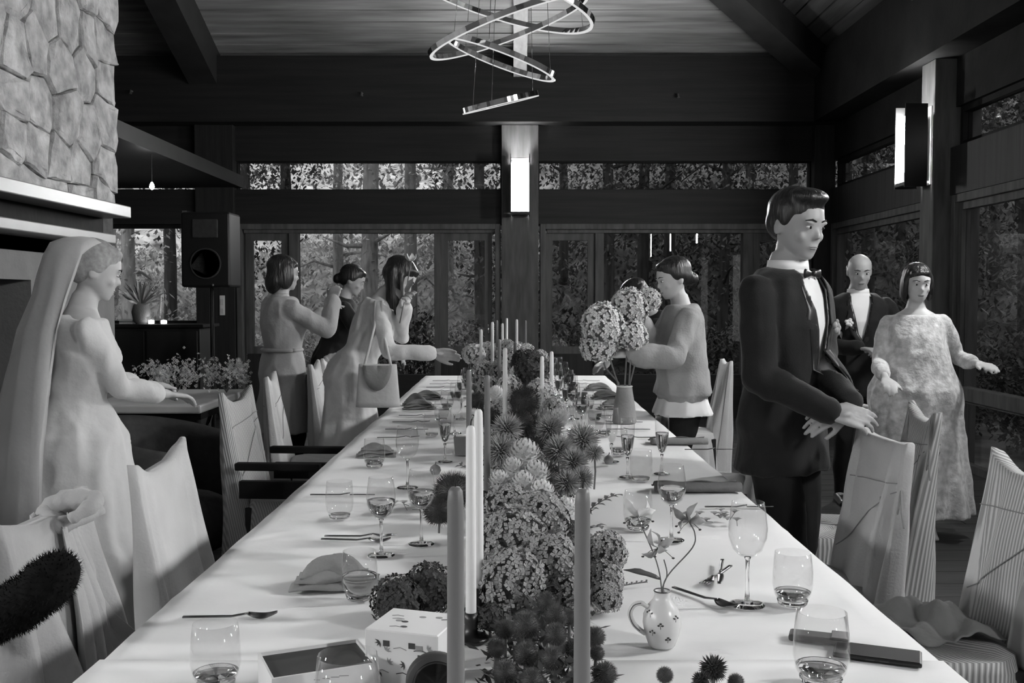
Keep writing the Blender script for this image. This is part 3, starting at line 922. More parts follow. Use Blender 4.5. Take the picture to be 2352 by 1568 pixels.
# ================================================================== CHAIRS
def covered_chair(loc, rz, seed, label, back_mat='cover_white', seat_mat=None, Hc=0.94, sag=0.05, wid=0.46, skirt=True, cord=True, arms=False, drape=None, leanback=0.10, amp=0.016, asym=0.0):
    """local frame: sitter faces +x, seat in front of the back; z=0 floor"""
    rnd = random.Random(seed)
    e = empty('covered_chair', loc, rz)
    tag(e, label, 'chair', 'fabric covered chairs along the table')
    seat_mat = seat_mat or back_mat
    ph = [rnd.uniform(0, 6.28) for _ in range(10)]
    # --- back sleeve
    N = 56; NV = 22
    zb = 0.05 if skirt else 0.40
    bm = NB(); rings = []
    for j in range(NV + 1):
        v = j / NV
        ring = []
        for i in range(N):
            th = (i + 0.5) * 2 * pi / N
            c_, s_ = cos(th), sin(th)
            sx = math.copysign(abs(c_) ** 0.5, c_); syy = math.copysign(abs(s_) ** 0.35, s_)
            hw = wid / 2 * (1.0 + 0.10 * (1 - v) - 0.05 * sin(pi * v))
            ht = 0.055 * (1 - v) + 0.022 + 0.03 * (1 - v) ** 3
            yn = syy
            ztop = Hc - sag * (1 - abs(yn) ** 2.2) + asym * yn
            z = zb + (ztop - zb) * v
            fold = amp * (1 - v) ** 0.6 * (sin(7 * th + ph[0]) + 0.6 * sin(13 * th + ph[1] + 2 * v)) 
            fold += amp * 0.55 * sin(pi * v) * sin(16 * yn + ph[2] + 3.0 * v * math.copysign(1, yn))
            # tension folds from the two top corners
            fold += amp * 0.8 * v * (1 - v) * sin(22 * (abs(yn) - 0.55 * v) + ph[3])
            cx_ = -0.03 - leanback * v
            ring.append((cx_ + sx * (ht + fold), yn * hw + 0.3 * fold * c_, z + 0.004 * sin(5 * th + ph[4])))
        rings.append(ring)
    R = loft(bm, rings, cap=False)
    top = R[-1]
    # close the top between front and back (mirror across the thickness)
    half = N // 2
    for i in range(N):
        th = (i + 0.5) * 2 * pi / N
    mir = lambda i: (half - 1 - i) % N
    for i in range(half // 2 - 1 + 1, half // 2 + 0): pass
    done = set()
    for i in range(N):
        j = (i + 1) % N
        a, b, c, d = i, j, mir(j), mir(i)
        key = frozenset((a, b, c, d))
        if len(key) < 4 or key in done: continue
        done.add(key)
        try: bm.faces.new([top[q] for q in (a, b, c, d)])
        except ValueError: pass
    bmesh.ops.recalc_face_normals(bm, faces=bm.faces)
    bk = obj('back_cover', bm, back_mat, e, True)
    # --- seat with hanging skirt
    bm = NB(); rings = []
    N2 = 60
    for zi, (z, gr) in enumerate(((0.06 if skirt else 0.36, 1.10), (0.2 if skirt else 0.38, 1.07), (0.36, 1.03), (0.44, 1.0), (0.475, 0.97), (0.482, 0.80), (0.476, 0.45), (0.474, 0.12))):
        ring = []
        for i in range(N2):
            th = i * 2 * pi / N2
            c_, s_ = cos(th), sin(th)
            sx = math.copysign(abs(c_) ** 0.45, c_); syy = math.copysign(abs(s_) ** 0.45, s_)
            t = max(0.0, (0.44 - z) / 0.4)
            f = 1 + t * 0.09 * sin(9 * th + ph[5]) + t * 0.05 * sin(17 * th + ph[6]) + (0.02 * sin(6 * th + ph[7]) if z > .47 else 0)
            ring.append((0.20 + sx * 0.225 * gr * f, syy * 0.235 * gr * f, z + (0.006 * sin(4 * th + ph[8]) if zi > 4 else 0)))
        rings.append(ring)
    loft(bm, rings)
    bmesh.ops.recalc_face_normals(bm, faces=bm.faces)
    obj('seat_cover', bm, seat_mat, e, True)
    for X in (0.0, 0.38):
        for Yy in (-0.19, 0.19):
            boxo('leg', X - .018, X + .018, Yy - .018, Yy + .018, 0, 0.44, 'black_wood', e)
    bv = BVHTree.FromObject(bk, bpy.context.evaluated_depsgraph_get()) if (cord or drape) else None
    def on_back(side, y, z, off=0.004):
        h = bv.ray_cast(Vector((side * 1.0, y, z)), Vector((-side, 0, 0)))
        if h[0] is None: return None
        return h[0] + Vector((side * off, 0, 0))
    if cord:
        for side in (-1, 1):
            for (ya, za, yb, zb_) in ((-wid * .45, Hc - .17, wid * .45, Hc - .13), (wid * .42, Hc - .16, -wid * .40, Hc - .42)):
                pts = []
                for k in range(13):
                    t = k / 12
                    q = on_back(side, ya + (yb - ya) * t, za + (zb_ - za) * t)
                    if q: pts.append(q)
                if len(pts) > 3:
                    bm = NB(); tube(bm, pts, 0.0018, 5); obj('tie_cord', bm, 'cover_cord', e)
        yk = wid * .47
        bm = NB()
        for dz, dy in ((-.09, .03), (-.07, -.03)):
            tube(bm, [(-.10, yk + .01, Hc - .15), (-.09, yk + .03 + dy * .4, Hc - .17 + dz * .5), (-.09, yk + .03 + dy, Hc - .17 + dz)], 0.0035, 5)
        obj('tie_bow', bm, 'cover_cord', e)
    if arms:
        for Yy in (-0.26, 0.26):
            bm = box(NB(), -0.04, 0.36, Yy - .025, Yy + .025, 0.63, 0.665); bevel(bm, 0.006); obj('armrest', bm, 'dark_wood', e)
            boxo('arm_post', 0.31, 0.35, Yy - .02, Yy + .02, 0.0, 0.63, 'dark_wood', e)
            boxo('seat_rail', -0.02, 0.44, Yy - .02, Yy + .02, 0.50, 0.58, 'dark_wood', e)
    if drape:
        # cloth thrown over the back: strips of fabric hanging from a knot on the top edge
        dm, ky, kz = drape
        for side, wd, ln in ((1, 0.30, 0.55), (-1, 0.34, 0.62)):
            bm = NB(); V = []
            for a in range(15):
                row = []
                for b in range(13):
                    u = a / 14 - .5; t = b / 12
                    y = ky + u * wd * (0.25 + 0.85 * t) + 0.03 * sin(3 * t + ph[9])
                    y = max(-wid * .5, min(wid * .5, y))
                    z = kz - t * ln - 0.08 * abs(u) * (1 - t)
                    q = on_back(side, y, min(z, Hc - sag - .02))
                    x = (q.x if q else side * .04 - .1)
                    x += side * (0.010 + 0.016 * (1 + sin(30 * u + ph[1] + 2 * t)) * (0.3 + t))
                    row.append(bm.verts.new((x, y, z)))
                V.append(row)
            for a in range(14):
                for b in range(12):
                    bm.faces.new((V[a][b], V[a + 1][b], V[a + 1][b + 1], V[a][b + 1]))
            d = obj('drape', bm, dm, e, True)
            so = d.modifiers.new('thick', 'SOLIDIFY'); so.thickness = 0.003
        bm = NB()
        kp = sm([(-.06, ky - .07, kz - .01), (-.02, ky - .02, kz + .025), (-.10, ky + .02, kz + .02), (-.15, ky + .01, kz - .01), (-.10, ky - .04, kz - .03), (-.03, ky + .05, kz - .01)], 6); tube(bm, kp, [.012 + .018 * sin(pi * i / (len(kp) - 1)) + .003 * sin(i * 2.1) for i in range(len(kp))], 12)
        obj('knot', bm, dm, e, True)
    return e
# left side of the table, nearest first (sitters face +x)
covered_chair((-1.02, 2.41, 0), 0, 11, 'covered chair nearest the camera at left, cloth knotted over its back', 'cover_grey', Hc=0.93, sag=0.04, drape=('cover_grey', 0.06, 0.90), cord=False, amp=0.034)
covered_chair((-0.99, 3.12, 0), 0, 12, 'pale covered chair with two tall pointed corners, second from camera at left', 'cover_white', Hc=0.95, sag=0.055, cord=False, amp=0.019, asym=0.008)
covered_chair((-1.235, 4.86, 0), radians(-4), 13, 'striped covered armchair with dark wooden arms, third along the left side', 'cover_stripe_fine', Hc=0.985, sag=0.07, arms=True, skirt=True, wid=0.42)
covered_chair((-1.3, 5.84, 0), radians(8), 14, 'pale covered chair with sagging top edge before the trench coat person', 'cover_white', Hc=0.985, sag=0.05)
covered_chair((-1.26, 6.92, 0), radians(4), 15, 'pale covered chair with folded side, fifth along the left side', 'cover_white', Hc=0.985, sag=0.06)
covered_chair((-1.28, 7.5, 0), radians(2), 16, 'pale covered chair with knotted cloth, farthest along the left side', 'cover_white', Hc=0.985, sag=0.05, drape=('cover_white', 0.05, 0.96), cord=False)
# right side (sitters face -x)
covered_chair((1.34, 2.80, 0), pi, 21, 'striped covered chair nearest the camera at right with a napkin on it', 'cover_stripe', Hc=0.975, sag=0.06)
covered_chair((1.13, 3.37, 0), pi + 0.03, 22, 'plain covered chair with gathered folds and tied cord beside the black suit', 'cover_grey', Hc=0.965, sag=0.012, cord=True, amp=0.032, wid=0.44)
covered_chair((1.56, 4.10, 0), pi - 0.15, 23, 'striped covered chair pushed back towards the person in white dress', 'cover_stripe', Hc=0.985, sag=0.06, wid=0.44)
covered_chair((1.20, 5.20, 0), pi - 0.2, 24, 'covered chair with wide hanging folds, left of the black suit', 'cover_grey', Hc=0.97, sag=0.05, amp=0.028)
covered_chair((1.40, 7.15, 0), pi, 25, 'narrow pale covered chair behind the person in linen jacket', 'cover_white', Hc=0.985, sag=0.03, wid=0.30, cord=False, amp=0.02)

# ================================================================== LEFT BACKGROUND FURNITURE
# side table with folding legs, white sprays on it
st = empty('side_table', (-2.34, 6.75, 0)); tag(st, 'pale topped folding side table holding white flower sprays', 'table')
stz = 0.76
bm = box(NB(), -0.38, 0.38, -0.55, 0.55, stz - 0.055, stz); bevel(bm, 0.012); obj('tabletop', bm, 'side_top', st)
for X in (-.34, .34):
    for Yy in (-.45, .45):
        bm = NB(); tube(bm, [(X, Yy, stz - .055), (X, Yy * 1.05, 0)], 0.014); obj('leg', bm, 'dark_metal', st)
    bm = NB(); tube(bm, [(X, -.46, .42), (X, -.14, stz - .06)], 0.009); obj('strut', bm, 'chrome', st)
boxo('apron', -.36, .36, -.48, .48, stz - .1, stz - .055, 'dark_wood', st)
# dark cabinet in the alcove
cb = empty('cabinet', (-3.2, 9.2, 0)); tag(cb, 'dark wooden cabinet below the alcove window', 'cabinet')
cz = P(1180, 745, 9.0).z
boxo('carcass', -0.62, 0.36, -0.2, 0.25, 0.06, cz - 0.03, 'black_wood', cb, 0.006)
boxo('top', -0.66, 0.40, -0.23, 0.27, cz - 0.03, cz, 'dark_wood', cb, 0.006)
for i in range(2):
    d = boxo('door', -0.60 + i * .48, -0.14 + i * .48, -0.22, -0.2, 0.1, cz - 0.06, 'black_wood', cb, 0.004)
    bm = NB(); ellip(bm, (-0.18 + i * .10, -0.23, 0.75), (.012, .012, .012)); obj('knob', bm, 'dark_metal', d, True)
# loudspeaker on a stand in front of the post
sp0 = P(486, 660, 8.6)
lsp = empty('loudspeaker', (sp0.x, 8.6, sp0.z)); tag(lsp, 'black loudspeaker on a pole stand beside the alcove window', 'speaker')
SH = P(486, 490, 8.6).z - sp0.z
bm = box(NB(), -0.21, 0.21, -0.16, 0.17, 0.0, SH); bevel(bm, 0.02); obj('case', bm, 'black_plastic', lsp)
bm = NB(); lathe(bm, [(0, 0), (.12, .0), (.13, .006), (.135, .0)], 28); g_ = obj('woofer', bm, 'upholstery_dark', lsp, True); g_.rotation_euler = (pi / 2, 0, 0); g_.location = (0, -.165, .2)
bm = box(NB(), -0.11, 0.11, -0.172, -0.155, SH - .22, SH - .06); bevel(bm, .01); obj('horn', bm, 'upholstery_dark', lsp)
bm = box(NB(), -0.2, -0.16, -0.14, -0.05, SH, SH + .012); obj('handle', bm, 'chrome', lsp)  # chrome strip standing for the highlight on the top left corner
bm = NB(); ellip(bm, (0.06, -0.165, 0.02), (.012, .004, .012)); obj('badge', bm, 'chrome', lsp)
ssd = empty('speaker_stand', (sp0.x, 8.6, 0)); tag(ssd, 'black tripod pole stand carrying the loudspeaker', 'stand')
bm = NB(); tube(bm, [(0, 0, 0.12), (0, 0, sp0.z)], 0.018); obj('pole', bm, 'black_plastic', ssd)
for k in range(3):
    a = k * 2.094 + .4
    bm = NB(); tube(bm, [(0, 0, .52), (cos(a) * .24, sin(a) * .24, 0.012)], 0.011); obj('leg', bm, 'black_plastic', ssd)
bm = NB(); tube(bm, [(0.02, -.03, sp0.z - .02), (.03, -.06, 1.2), (.0, -.04, .8), (.1, -.02, .4)], 0.005); obj('cable', bm, 'black_plastic', ssd)
# white switch on the left post
p = P(511, 702, FY - .12)
e = empty('wall_switch', (p.x, FY - .12, p.z - .11)); tag(e, 'slim white switch plate on the dark left post', 'switch')
boxo('plate', -.03, .03, -.012, 0, 0, .23, 'white_plastic', e, .003); boxo('rocker', -.018, .018, -.02, -.012, .12, .19, 'ceramic', e, .002); boxo('lower_rocker', -.018, .018, -.02, -.012, .02, .08, 'ceramic', e, .002)
# dark round-backed armchair below the side table
ac = empty('tub_chair', (-1.72, 4.95, 0), radians(-100)); tag(ac, 'dark upholstered tub chair beside the side table', 'armchair')
bm = NB(); ellip(bm, (0, 0, .30), (.36, .36, .17)); obj('seat', bm, 'upholstery_dark', ac, True)
bm = NB(); rings = []
for k in range(25):
    a = radians(-120 + 240 * k / 24) + pi / 2 + pi
    top = 0.72 + 0.08 * cos(radians(-120 + 240 * k / 24))
    ring_ = []
    for (rr, z) in ((.30, .22), (.40, .20), (.44, .45), (.43, top), (.37, top + .03), (.32, top - .02), (.31, .45)):
        ring_.append((rr * cos(a), rr * sin(a), z))
    rings.append(ring_)
loft(bm, rings); bmesh.ops.recalc_face_normals(bm, faces=bm.faces); obj('backrest', bm, 'upholstery_dark', ac, True)
for sx in (-.22, .22):
    for sy_ in (-.22, .22):
        bm = NB(); tube(bm, [(sx, sy_, .2), (sx * 1.1, sy_ * 1.1, 0)], [.025, .016]); obj('leg', bm, 'black_wood', ac)
# low stool with pale cushion
so_ = empty('stool', (-1.69, 6.05, 0)); tag(so_, 'low round stool with a pale cushion behind striped armchair', 'stool')
bm = NB(); lathe(bm, [(0, .40), (.17, .40), (.2, .43), (.2, .46), (.17, .485), (0, .49)], 28); obj('cushion', bm, 'cover_white', so_, True)
for k in range(4):
    a = k * pi / 2 + .5
    bm = NB(); tube(bm, [(cos(a) * .13, sin(a) * .13, .40), (cos(a) * .17, sin(a) * .17, 0)], .014); obj('leg', bm, 'dark_wood', so_)
bm = NB(); tube(bm, [(.15 * cos(t * pi / 12), .15 * sin(t * pi / 12), .2) for t in range(25)], .008, 6); obj('ring_stretcher', bm, 'dark_wood', so_)
# ================================================================== ON THE TABLE: glasses, candles, cutlery
def wine_meshes():
    bowl = [(0.0045, .098), (.016, .102), (.030, .115), (.0385, .140), (.0395, .160), (.036, .190), (.0325, .212), (.0315, .2125), (.0350, .190), (.0384, .160), (.0374, .141), (.029, .117), (.015, .104), (0, .101)]
    stem = [(.010, .006), (.0055, .012), (.0040, .03), (.0038, .07), (.0045, .092), (.007, .099), (0, .0985)]
    foot = [(0, 0), (.036, 0), (.0365, .002), (.030, .0042), (.016, .006), (.006, .009), (0, .009)]
    return bowl, stem, foot
def flute_meshes():
    bowl = [(0.0045, .075), (.012, .085), (.022, .115), (.0255, .15), (.0265, .185), (.026, .225), (.0252, .2255), (.0257, .185), (.0247, .151), (.021, .117), (.011, .088), (0, .080)]
    stem = [(.009, .005), (.0045, .012), (.0035, .03), (.0036, .062), (.006, .0765), (0, .076)]
    foot = [(0, 0), (.031, 0), (.0315, .002), (.024, .004), (.012, .006), (.005, .008), (0, .008)]
    return bowl, stem, foot
GL = {}
def lathe_mesh(name, prof, mat, n=32):
    bm = NB(); lathe(bm, prof, n)
    bmesh.ops.recalc_face_normals(bm, faces=bm.faces)
    return mesh_of(name, bm, mat, True)
for nm, fn in (('wine_glass', wine_meshes), ('champagne_flute', flute_meshes)):
    b, s, f = fn()
    GL[nm] = [('bowl', lathe_mesh('bowl', b, 'drink_glass')), ('stem', lathe_mesh('stem', s, 'thick_glass', 16)), ('foot', lathe_mesh('foot', f, 'thick_glass'))]
GL['wine_fill'] = lathe_mesh('drink', [(0, .1015), (.0145, .1045), (.0285, .1175), (.0368, .1412), (.0373, .150), (0, .150)], 'water')
GL['flute_fill'] = lathe_mesh('drink', [(0, .081), (.0105, .0885), (.0205, .1175), (.0242, .151), (.0245, .16), (0, .16)], 'water')
GL['tumbler'] = [('wall', lathe_mesh('wall', [(.030, .010), (.039, .024), (.0435, .045), (.0425, .075), (.0385, .115), (.0375, .1152), (.0415, .075), (.0424, .046), (.038, .026), (.029, .0125)], 'drink_glass')),
                 ('base', lathe_mesh('base', [(0, 0), (.028, 0), (.031, .004), (.033, .012), (0, .012)], 'thick_glass'))]
GL['tumbler_fill'] = lathe_mesh('water', [(0, .0130), (.028, .0130), (.0372, .0270), (.0415, .046), (.0412, .058), (0, .058)], 'water')
GL['tumbler_low'] = lathe_mesh('water', [(0, .0130), (.028, .0130), (.0372, .0270), (.0385, .030), (0, .030)], 'water')
def glass(kind, X, Y, fill=False, rz=0.0, sc=1.0):
    e = empty(kind, (X, Y, TZ + 0.0035), rz)
    e.scale = (sc, sc, sc)
    for nm, me in GL[kind]:
        link(nm, me, e)
    if fill:
        if kind == 'wine_glass': link('drink', GL['wine_fill'], e)
        elif kind == 'champagne_flute': link('drink', GL['flute_fill'], e)
        else: link('water', GL['tumbler_fill' if fill == 2 else 'tumbler_low'], e)
    return e
spots = []   # kind, X, Y, fill, scale
def gp(kind, px, py, fill=False, sc=1.0):
    q = G(px, py); spots.append((kind, q.x, q.y, fill, sc))
# left, near
gp('wine_glass', 876, 1278, True, 0.98); gp('wine_glass', 968, 1252, True, 0.98)
gp('tumbler', 780, 1192, False); gp('tumbler', 826, 1378, 2, 0.95)
gp('wine_glass', 936, 1122, False, 1.05); gp('champagne_flute', 1022, 1062, True); gp('tumbler', 860, 1075, True)
# right, near
gp('wine_glass', 1716, 1392, False, 1.08); gp('tumbler', 1820, 1392, True, 1.02)
gp('wine_glass', 1542, 1243, True, 1.0); gp('champagne_flute', 1520, 1090, True); gp('champagne_flute', 1441, 1098, True)
gp('tumbler', 1465, 1218, True, 1.0); gp('tumbler', 1472, 1105, False)
q = P(1887, 1440, 1.72); spots.append(('tumbler', q.x, q.y, True, 1.12))
q = P(495, 1490, 1.70); spots.append(('tumbler', q.x, q.y, True, 1.0))
q = P(798, 1512, 1.49); spots.append(('tumbler', q.x - .0, q.y, True, 1.18))
gp('champagne_flute', 1405, 1062, False)
random.seed(77)
for yy in (4.35, 4.95, 5.55, 6.15, 6.75, 7.35, 7.95):
    for s in (-1, 1):
        if s < 0 and yy < 4.9: continue
        c = 0.03
        spots.append(('wine_glass', c + s * random.uniform(.30, .34), yy + random.uniform(-.05, .05), random.random() < .2, 0.97))
        spots.append(('champagne_flute', c + s * random.uniform(.24, .28) , yy + .13 + random.uniform(-.03, .03), random.random() < .15, 1.0))
        spots.append(('tumbler', c + s * random.uniform(.40, .44), yy - .08 + random.uniform(-.03, .03), random.random() < .3, 0.95))
made = []
for (k, X, Y, f, s_) in spots:
    made.append((k, X, Y, f, glass(k, X, Y, f, random.uniform(0, 6), s_)))
for kind, word in (('wine_glass', 'wine glass'), ('champagne_flute', 'champagne flute'), ('tumbler', 'stemless tumbler')):
    for side in (-1, 1):
        row = sorted([m for m in made if m[0] == kind and (m[1] - .03) * side > 0], key=lambda m: m[2])
        for i, m in enumerate(row):
            tag(m[4], '%s %s, %s from the camera on table %s of the flowers' % ('partly filled' if m[3] else 'empty clear', word, ORD[i], 'left' if side < 0 else 'right'),
                'glass', '%ss on the table' % word)

# ---- candles: (pixel x, pixel y of tip, depth, dark?, diameter)
cands = [(1046, 1122, 1.30, 1, .0245), (1338, 1126, 1.32, 1, .0235), (1081, 980, 1.95, 0, .0215), (1099, 942, 2.12, 0, .0215),
         (1077, 851, 3.45, 1, .021), (1119, 863, 3.20, 1, .022), (1105, 757, 5.9, 0, .021), (1131, 740, 6.0, 0, .021), (1141, 736, 7.0, 1, .021),
         (1147, 780, 5.2, 1, .021), (1160, 800, 4.2, 0, .022), (1154, 743, 7.3, 0, .021), (1164, 731, 7.8, 0, .021), (1187, 734, 7.2, 0, .021),
         (1183, 786, 5.7, 1, .020), (1207, 736, 8.1, 1, .021), (1245, 819, 4.5, 0, .021), (1267, 808, 4.65, 0, .021)]
clist = []
for (px, py, Y, dark, dia) in cands:
    t = P(px, py, Y)
    h = t.z - TZ
    e = empty('taper_candle', (t.x, t.y, TZ + 0.003))
    rr = dia / 2
    hb = 0.05
    bm = NB(); lathe(bm, [(0, hb - .02), (rr, hb - .02), (rr * 1.0, hb), (rr * .88, h - .02), (rr * .78, h - .006), (rr * .5, h - .001), (0, h)], 20)
    obj('wax', bm, 'wax_dark' if dark else 'wax_white', e, True)
    bm = NB(); tube(bm, [(0, 0, h - .002), (.001, 0, h + .008), (.003, 0, h + .013)], 0.0012, 5); obj('wick', bm, 'wick', e)
    bm = NB(); lathe(bm, [(0, 0), (.036, 0), (.037, .004), (.03, .008), (.014, .012), (.012, .03), (.0145, .036), (.0145, .055), (.0115, .055), (.0115, .034), (0, .033)], 24)
    obj('holder', bm, 'dark_metal', e, True)
    clist.append((dark, Y, e))
for dark in (0, 1):
    for i, c in enumerate(sorted([c for c in clist if c[0] == dark], key=lambda c: c[1])):
        tag(c[2], 'slender %s taper candle, %s %s one from the camera' % ('dark grey' if dark else 'white', ORD[i], 'dark' if dark else 'white'), 'candle', 'taper candles in the flower runner')

# ---- cutlery
def spoon_mesh(name, kind):
    bm = NB()
    # handle
    pts = []; rr = []
    L = 0.20
    rings = []
    for k in range(9):
        t = k / 8
        x = -L / 2 + t * (L * .68)
        z = 0.004 + 0.006 * (max(0, t - .75) / .25)
        wd = 0.0045 - 0.0018 * t; th = 0.0016
        rings.append([(x, -wd, z - th), (x, wd, z - th), (x, wd, z + th), (x, -wd, z + th)])
    loft(bm, rings)
    hx = -L / 2 + L * .68
    if kind == 'spoon':
        rings = []
        for k in range(10):
            t = k / 9
            x = hx + t * .062; wd = 0.0025 + .018 * sin(pi * min(1, t * .95 + .05)) ** 0.7
            z = 0.011 - .008 * sin(pi * t) + 0.003 * t
            rings.append([(x, -wd, z), (x, -wd * .5, z - .004), (x, wd * .5, z - .004), (x, wd, z), (x, wd * .5, z - .0025), (x, -wd * .5, z - .0025)])
        loft(bm, rings)
    elif kind == 'fork':
        rings = []
        for k in range(6):
            t = k / 5
            x = hx + t * .026; wd = .0025 + .009 * t
            rings.append([(x, -wd, .010 - .006 * t), (x, wd, .010 - .006 * t), (x, wd, .0125 - .006 * t), (x, -wd, .0125 - .006 * t)])
        loft(bm, rings)
        for q in range(4):
            yq = -.0098 + q * .0065
            loft(bm, [[(hx + .025, yq - .0017, .004), (hx + .025, yq + .0017, .004), (hx + .025, yq + .0017, .0065), (hx + .025, yq - .0017, .0065)],
                      [(hx + .068, yq - .001, .009), (hx + .068, yq + .001, .009), (hx + .068, yq + .001, .0105), (hx + .068, yq - .001, .0105)]])
    else:
        rings = []
        for k in range(8):
            t = k / 7
            x = hx + t * .085; wd = .004 + .006 * sin(pi * min(1, .25 + t * .7))
            rings.append([(x, -wd * .5, .003), (x, wd, .0035), (x, wd * .9, .0045), (x, -wd * .5, .006)])
        loft(bm, rings)
    bmesh.ops.recalc_face_normals(bm, faces=bm.faces)
    return mesh_of(name, bm, 'cutlery', True)
CUT = {k: spoon_mesh(k, k) for k in ('spoon', 'fork', 'knife')}
def cutlery(kind, X, Y, ang, label, tilt=0.0, z=TZ + .003):
    o = link(kind, CUT[kind]); o.location = (X, Y, z); o.rotation_euler = (0, tilt, ang)
    tag(o, label, 'cutlery', 'cutlery on the table'); return o
q = G(530, 1422); cutlery('spoon', q.x, q.y, 0.05, 'lone dark metal spoon nearest the camera on the left')
q = G(825, 1238); cutlery('fork', q.x, q.y + .01, -0.02, 'metal fork lying left of the near wine glasses, farther one'); cutlery('spoon', q.x - .003, q.y - .035, -0.12, 'metal spoon lying left of the near wine glasses, nearer one')
q = G(780, 1140); cutlery('knife', q.x, q.y, 0.0, 'metal knife beyond the left tumbler')
q = G(1622, 1385); cutlery('spoon', q.x, q.y + .02, radians(-55), 'small bright spoon beside the white jug vase', 0.0)
q = G(1645, 1335)
o = cutlery('fork', q.x + .01, q.y + .03, radians(-120), 'dark fork crossed over another behind the bright spoon'); 
cutlery('knife', q.x + .02, q.y + .045, radians(-104), 'dark knife crossing a fork behind the bright spoon', z=TZ + .012)
q = G(1690, 1168); cutlery('knife', q.x, q.y, 0.0, 'thin knife near the right table edge beyond empty wine glass')
q = G(1650, 1035); cutlery('knife', q.x - .05, q.y, 0.02, 'thin knife beyond the grey rolled napkin on the right')
random.seed(8)
rows = {}
for yy in (4.95, 5.55, 6.15, 6.75, 7.35, 7.95):
    for s in (-1, 1):
        for kk, dy in (('knife', .14), ('fork', -.16)):
            o = link(kk, CUT[kk]); o.location = (0.02 + s * .58, yy + dy, TZ + .003); o.rotation_euler = (0, 0, random.uniform(-.06, .06) + (pi if s > 0 else 0))
            rows.setdefault((kk, s), []).append(o)
for (kk, s), lst in rows.items():
    for i, o in enumerate(lst):
        tag(o, '%s at the %s far %s place setting counted from camera' % (kk, ORD[i], 'left' if s < 0 else 'right'), 'cutlery', 'cutlery on the table')

# ---- napkins
def napkin(X, Y, ang, L, Wd, Hh, mat, label, seed, rolled=False):
    rnd = random.Random(seed)
    e = empty('napkin', (X, Y, TZ + .003), ang); tag(e, label, 'napkin', 'cloth napkins on the table')
    bm = NB()
    if rolled:
        rings = []
        for k in range(19):
            t = k / 18; x = -L / 2 + L * t
            rings.append([(x, (Wd / 2) * cos(a * pi / 8) * (1 + .07 * sin(9 * t + a)), Hh / 2 + (Hh / 2) * sin(a * pi / 8) * (1 + .05 * sin(7 * t + 2 * a))) for a in range(16)])
        loft(bm, rings)
        bmesh.ops.recalc_face_normals(bm, faces=bm.faces)
        obj('roll', bm, mat, e, True)
        bm = NB(); V = []
        for i in range(15):
            V.append([bm.verts.new((-L / 2 + L * .96 * i / 14, Wd * .3 + j / 7 * Wd * 1.6, Hh * .85 * (1 - (j / 7)) ** 1.3 + .004 + .003 * sin(i + j))) for j in range(8)])
        for i in range(14):
            for j in range(7): bm.faces.new((V[i][j], V[i][j + 1], V[i + 1][j + 1], V[i + 1][j]))
        f = obj('flap', bm, mat, e, True); so = f.modifiers.new('thick', 'SOLIDIFY'); so.thickness = .003
    else:
        # folded pouch with a standing point
        for layer in range(3):
            bm = NB(); V = []
            n_ = 14
            for i in range(n_ + 1):
                row = []
                for j in range(n_ + 1):
                    u = i / n_ - .5; v = j / n_ - .5
                    dome = max(0, 1 - (2 * u) ** 2) * max(0, 1 - (2 * v) ** 2)
                    z = .004 + layer * .012 + Hh * (.35 + .25 * layer) * dome ** .8 + .004 * sin(9 * u + 7 * v + layer * 2 + seed)
                    row.append(bm.verts.new((u * L * (1 - .12 * layer), v * Wd * (1 - .2 * layer) + .01 * sin(6 * u + layer), z)))
                V.append(row)
            for i in range(n_):
                for j in range(n_): bm.faces.new((V[i][j], V[i + 1][j], V[i + 1][j + 1], V[i][j + 1]))
            f = obj('fold', bm, mat, e, True); so = f.modifiers.new('thick', 'SOLIDIFY'); so.thickness = .003; so.offset = -1
        bm = NB()
        loft(bm, [[(-L * .15, 0, Hh * .55), (L * .2, .02, Hh * .55), (L * .2, .03, Hh * .5), (-L * .15, .01, Hh * .5)], [(-.005, .01, Hh * 1.35), (.012, .012, Hh * 1.35), (.012, .016, Hh * 1.33), (-.005, .014, Hh * 1.33)]])
        obj('peak', bm, mat, e, True)
    return e
q = G(765, 1352); napkin(q.x, q.y + .03, 0.05, .20, .12, .052, 'napkin_grey', 'grey folded napkin with a standing point beside the filled tumbler at left', 1)
q = G(1600, 1135); napkin(q.x + .01, q.y + .03, 0.0, .30, .05, .034, 'napkin_dark', 'dark grey rolled napkin reaching the right table edge', 2, True)
q = G(1560, 1022); napkin(q.x + .0, q.y, 0.0, .26, .06, .03, 'napkin_grey', 'rolled grey napkin behind the champagne flutes at right', 3, True)
q = G(955, 930); napkin(q.x, q.y, 0.1, .17, .12, .05, 'napkin_dark', 'dark crumpled napkin below the person in pale dress', 4)
q = G(870, 1060); napkin(q.x - .03, q.y + .14, 0.1, .17, .11, .03, 'napkin_grey', 'flat grey napkin left of the tall empty wine glass', 5)
for i, (s, yy) in enumerate(((-1, 6.1), (-1, 6.7), (1, 6.1), (1, 6.72), (1, 7.32))):
    napkin(0.02 + s * .6, yy, 0, .2, .12, .03, 'napkin_grey', 'grey napkin at the %s far place setting on the table %s side' % (ORD[i if s < 0 else i - 2], 'left' if s < 0 else 'right'), 10 + i)
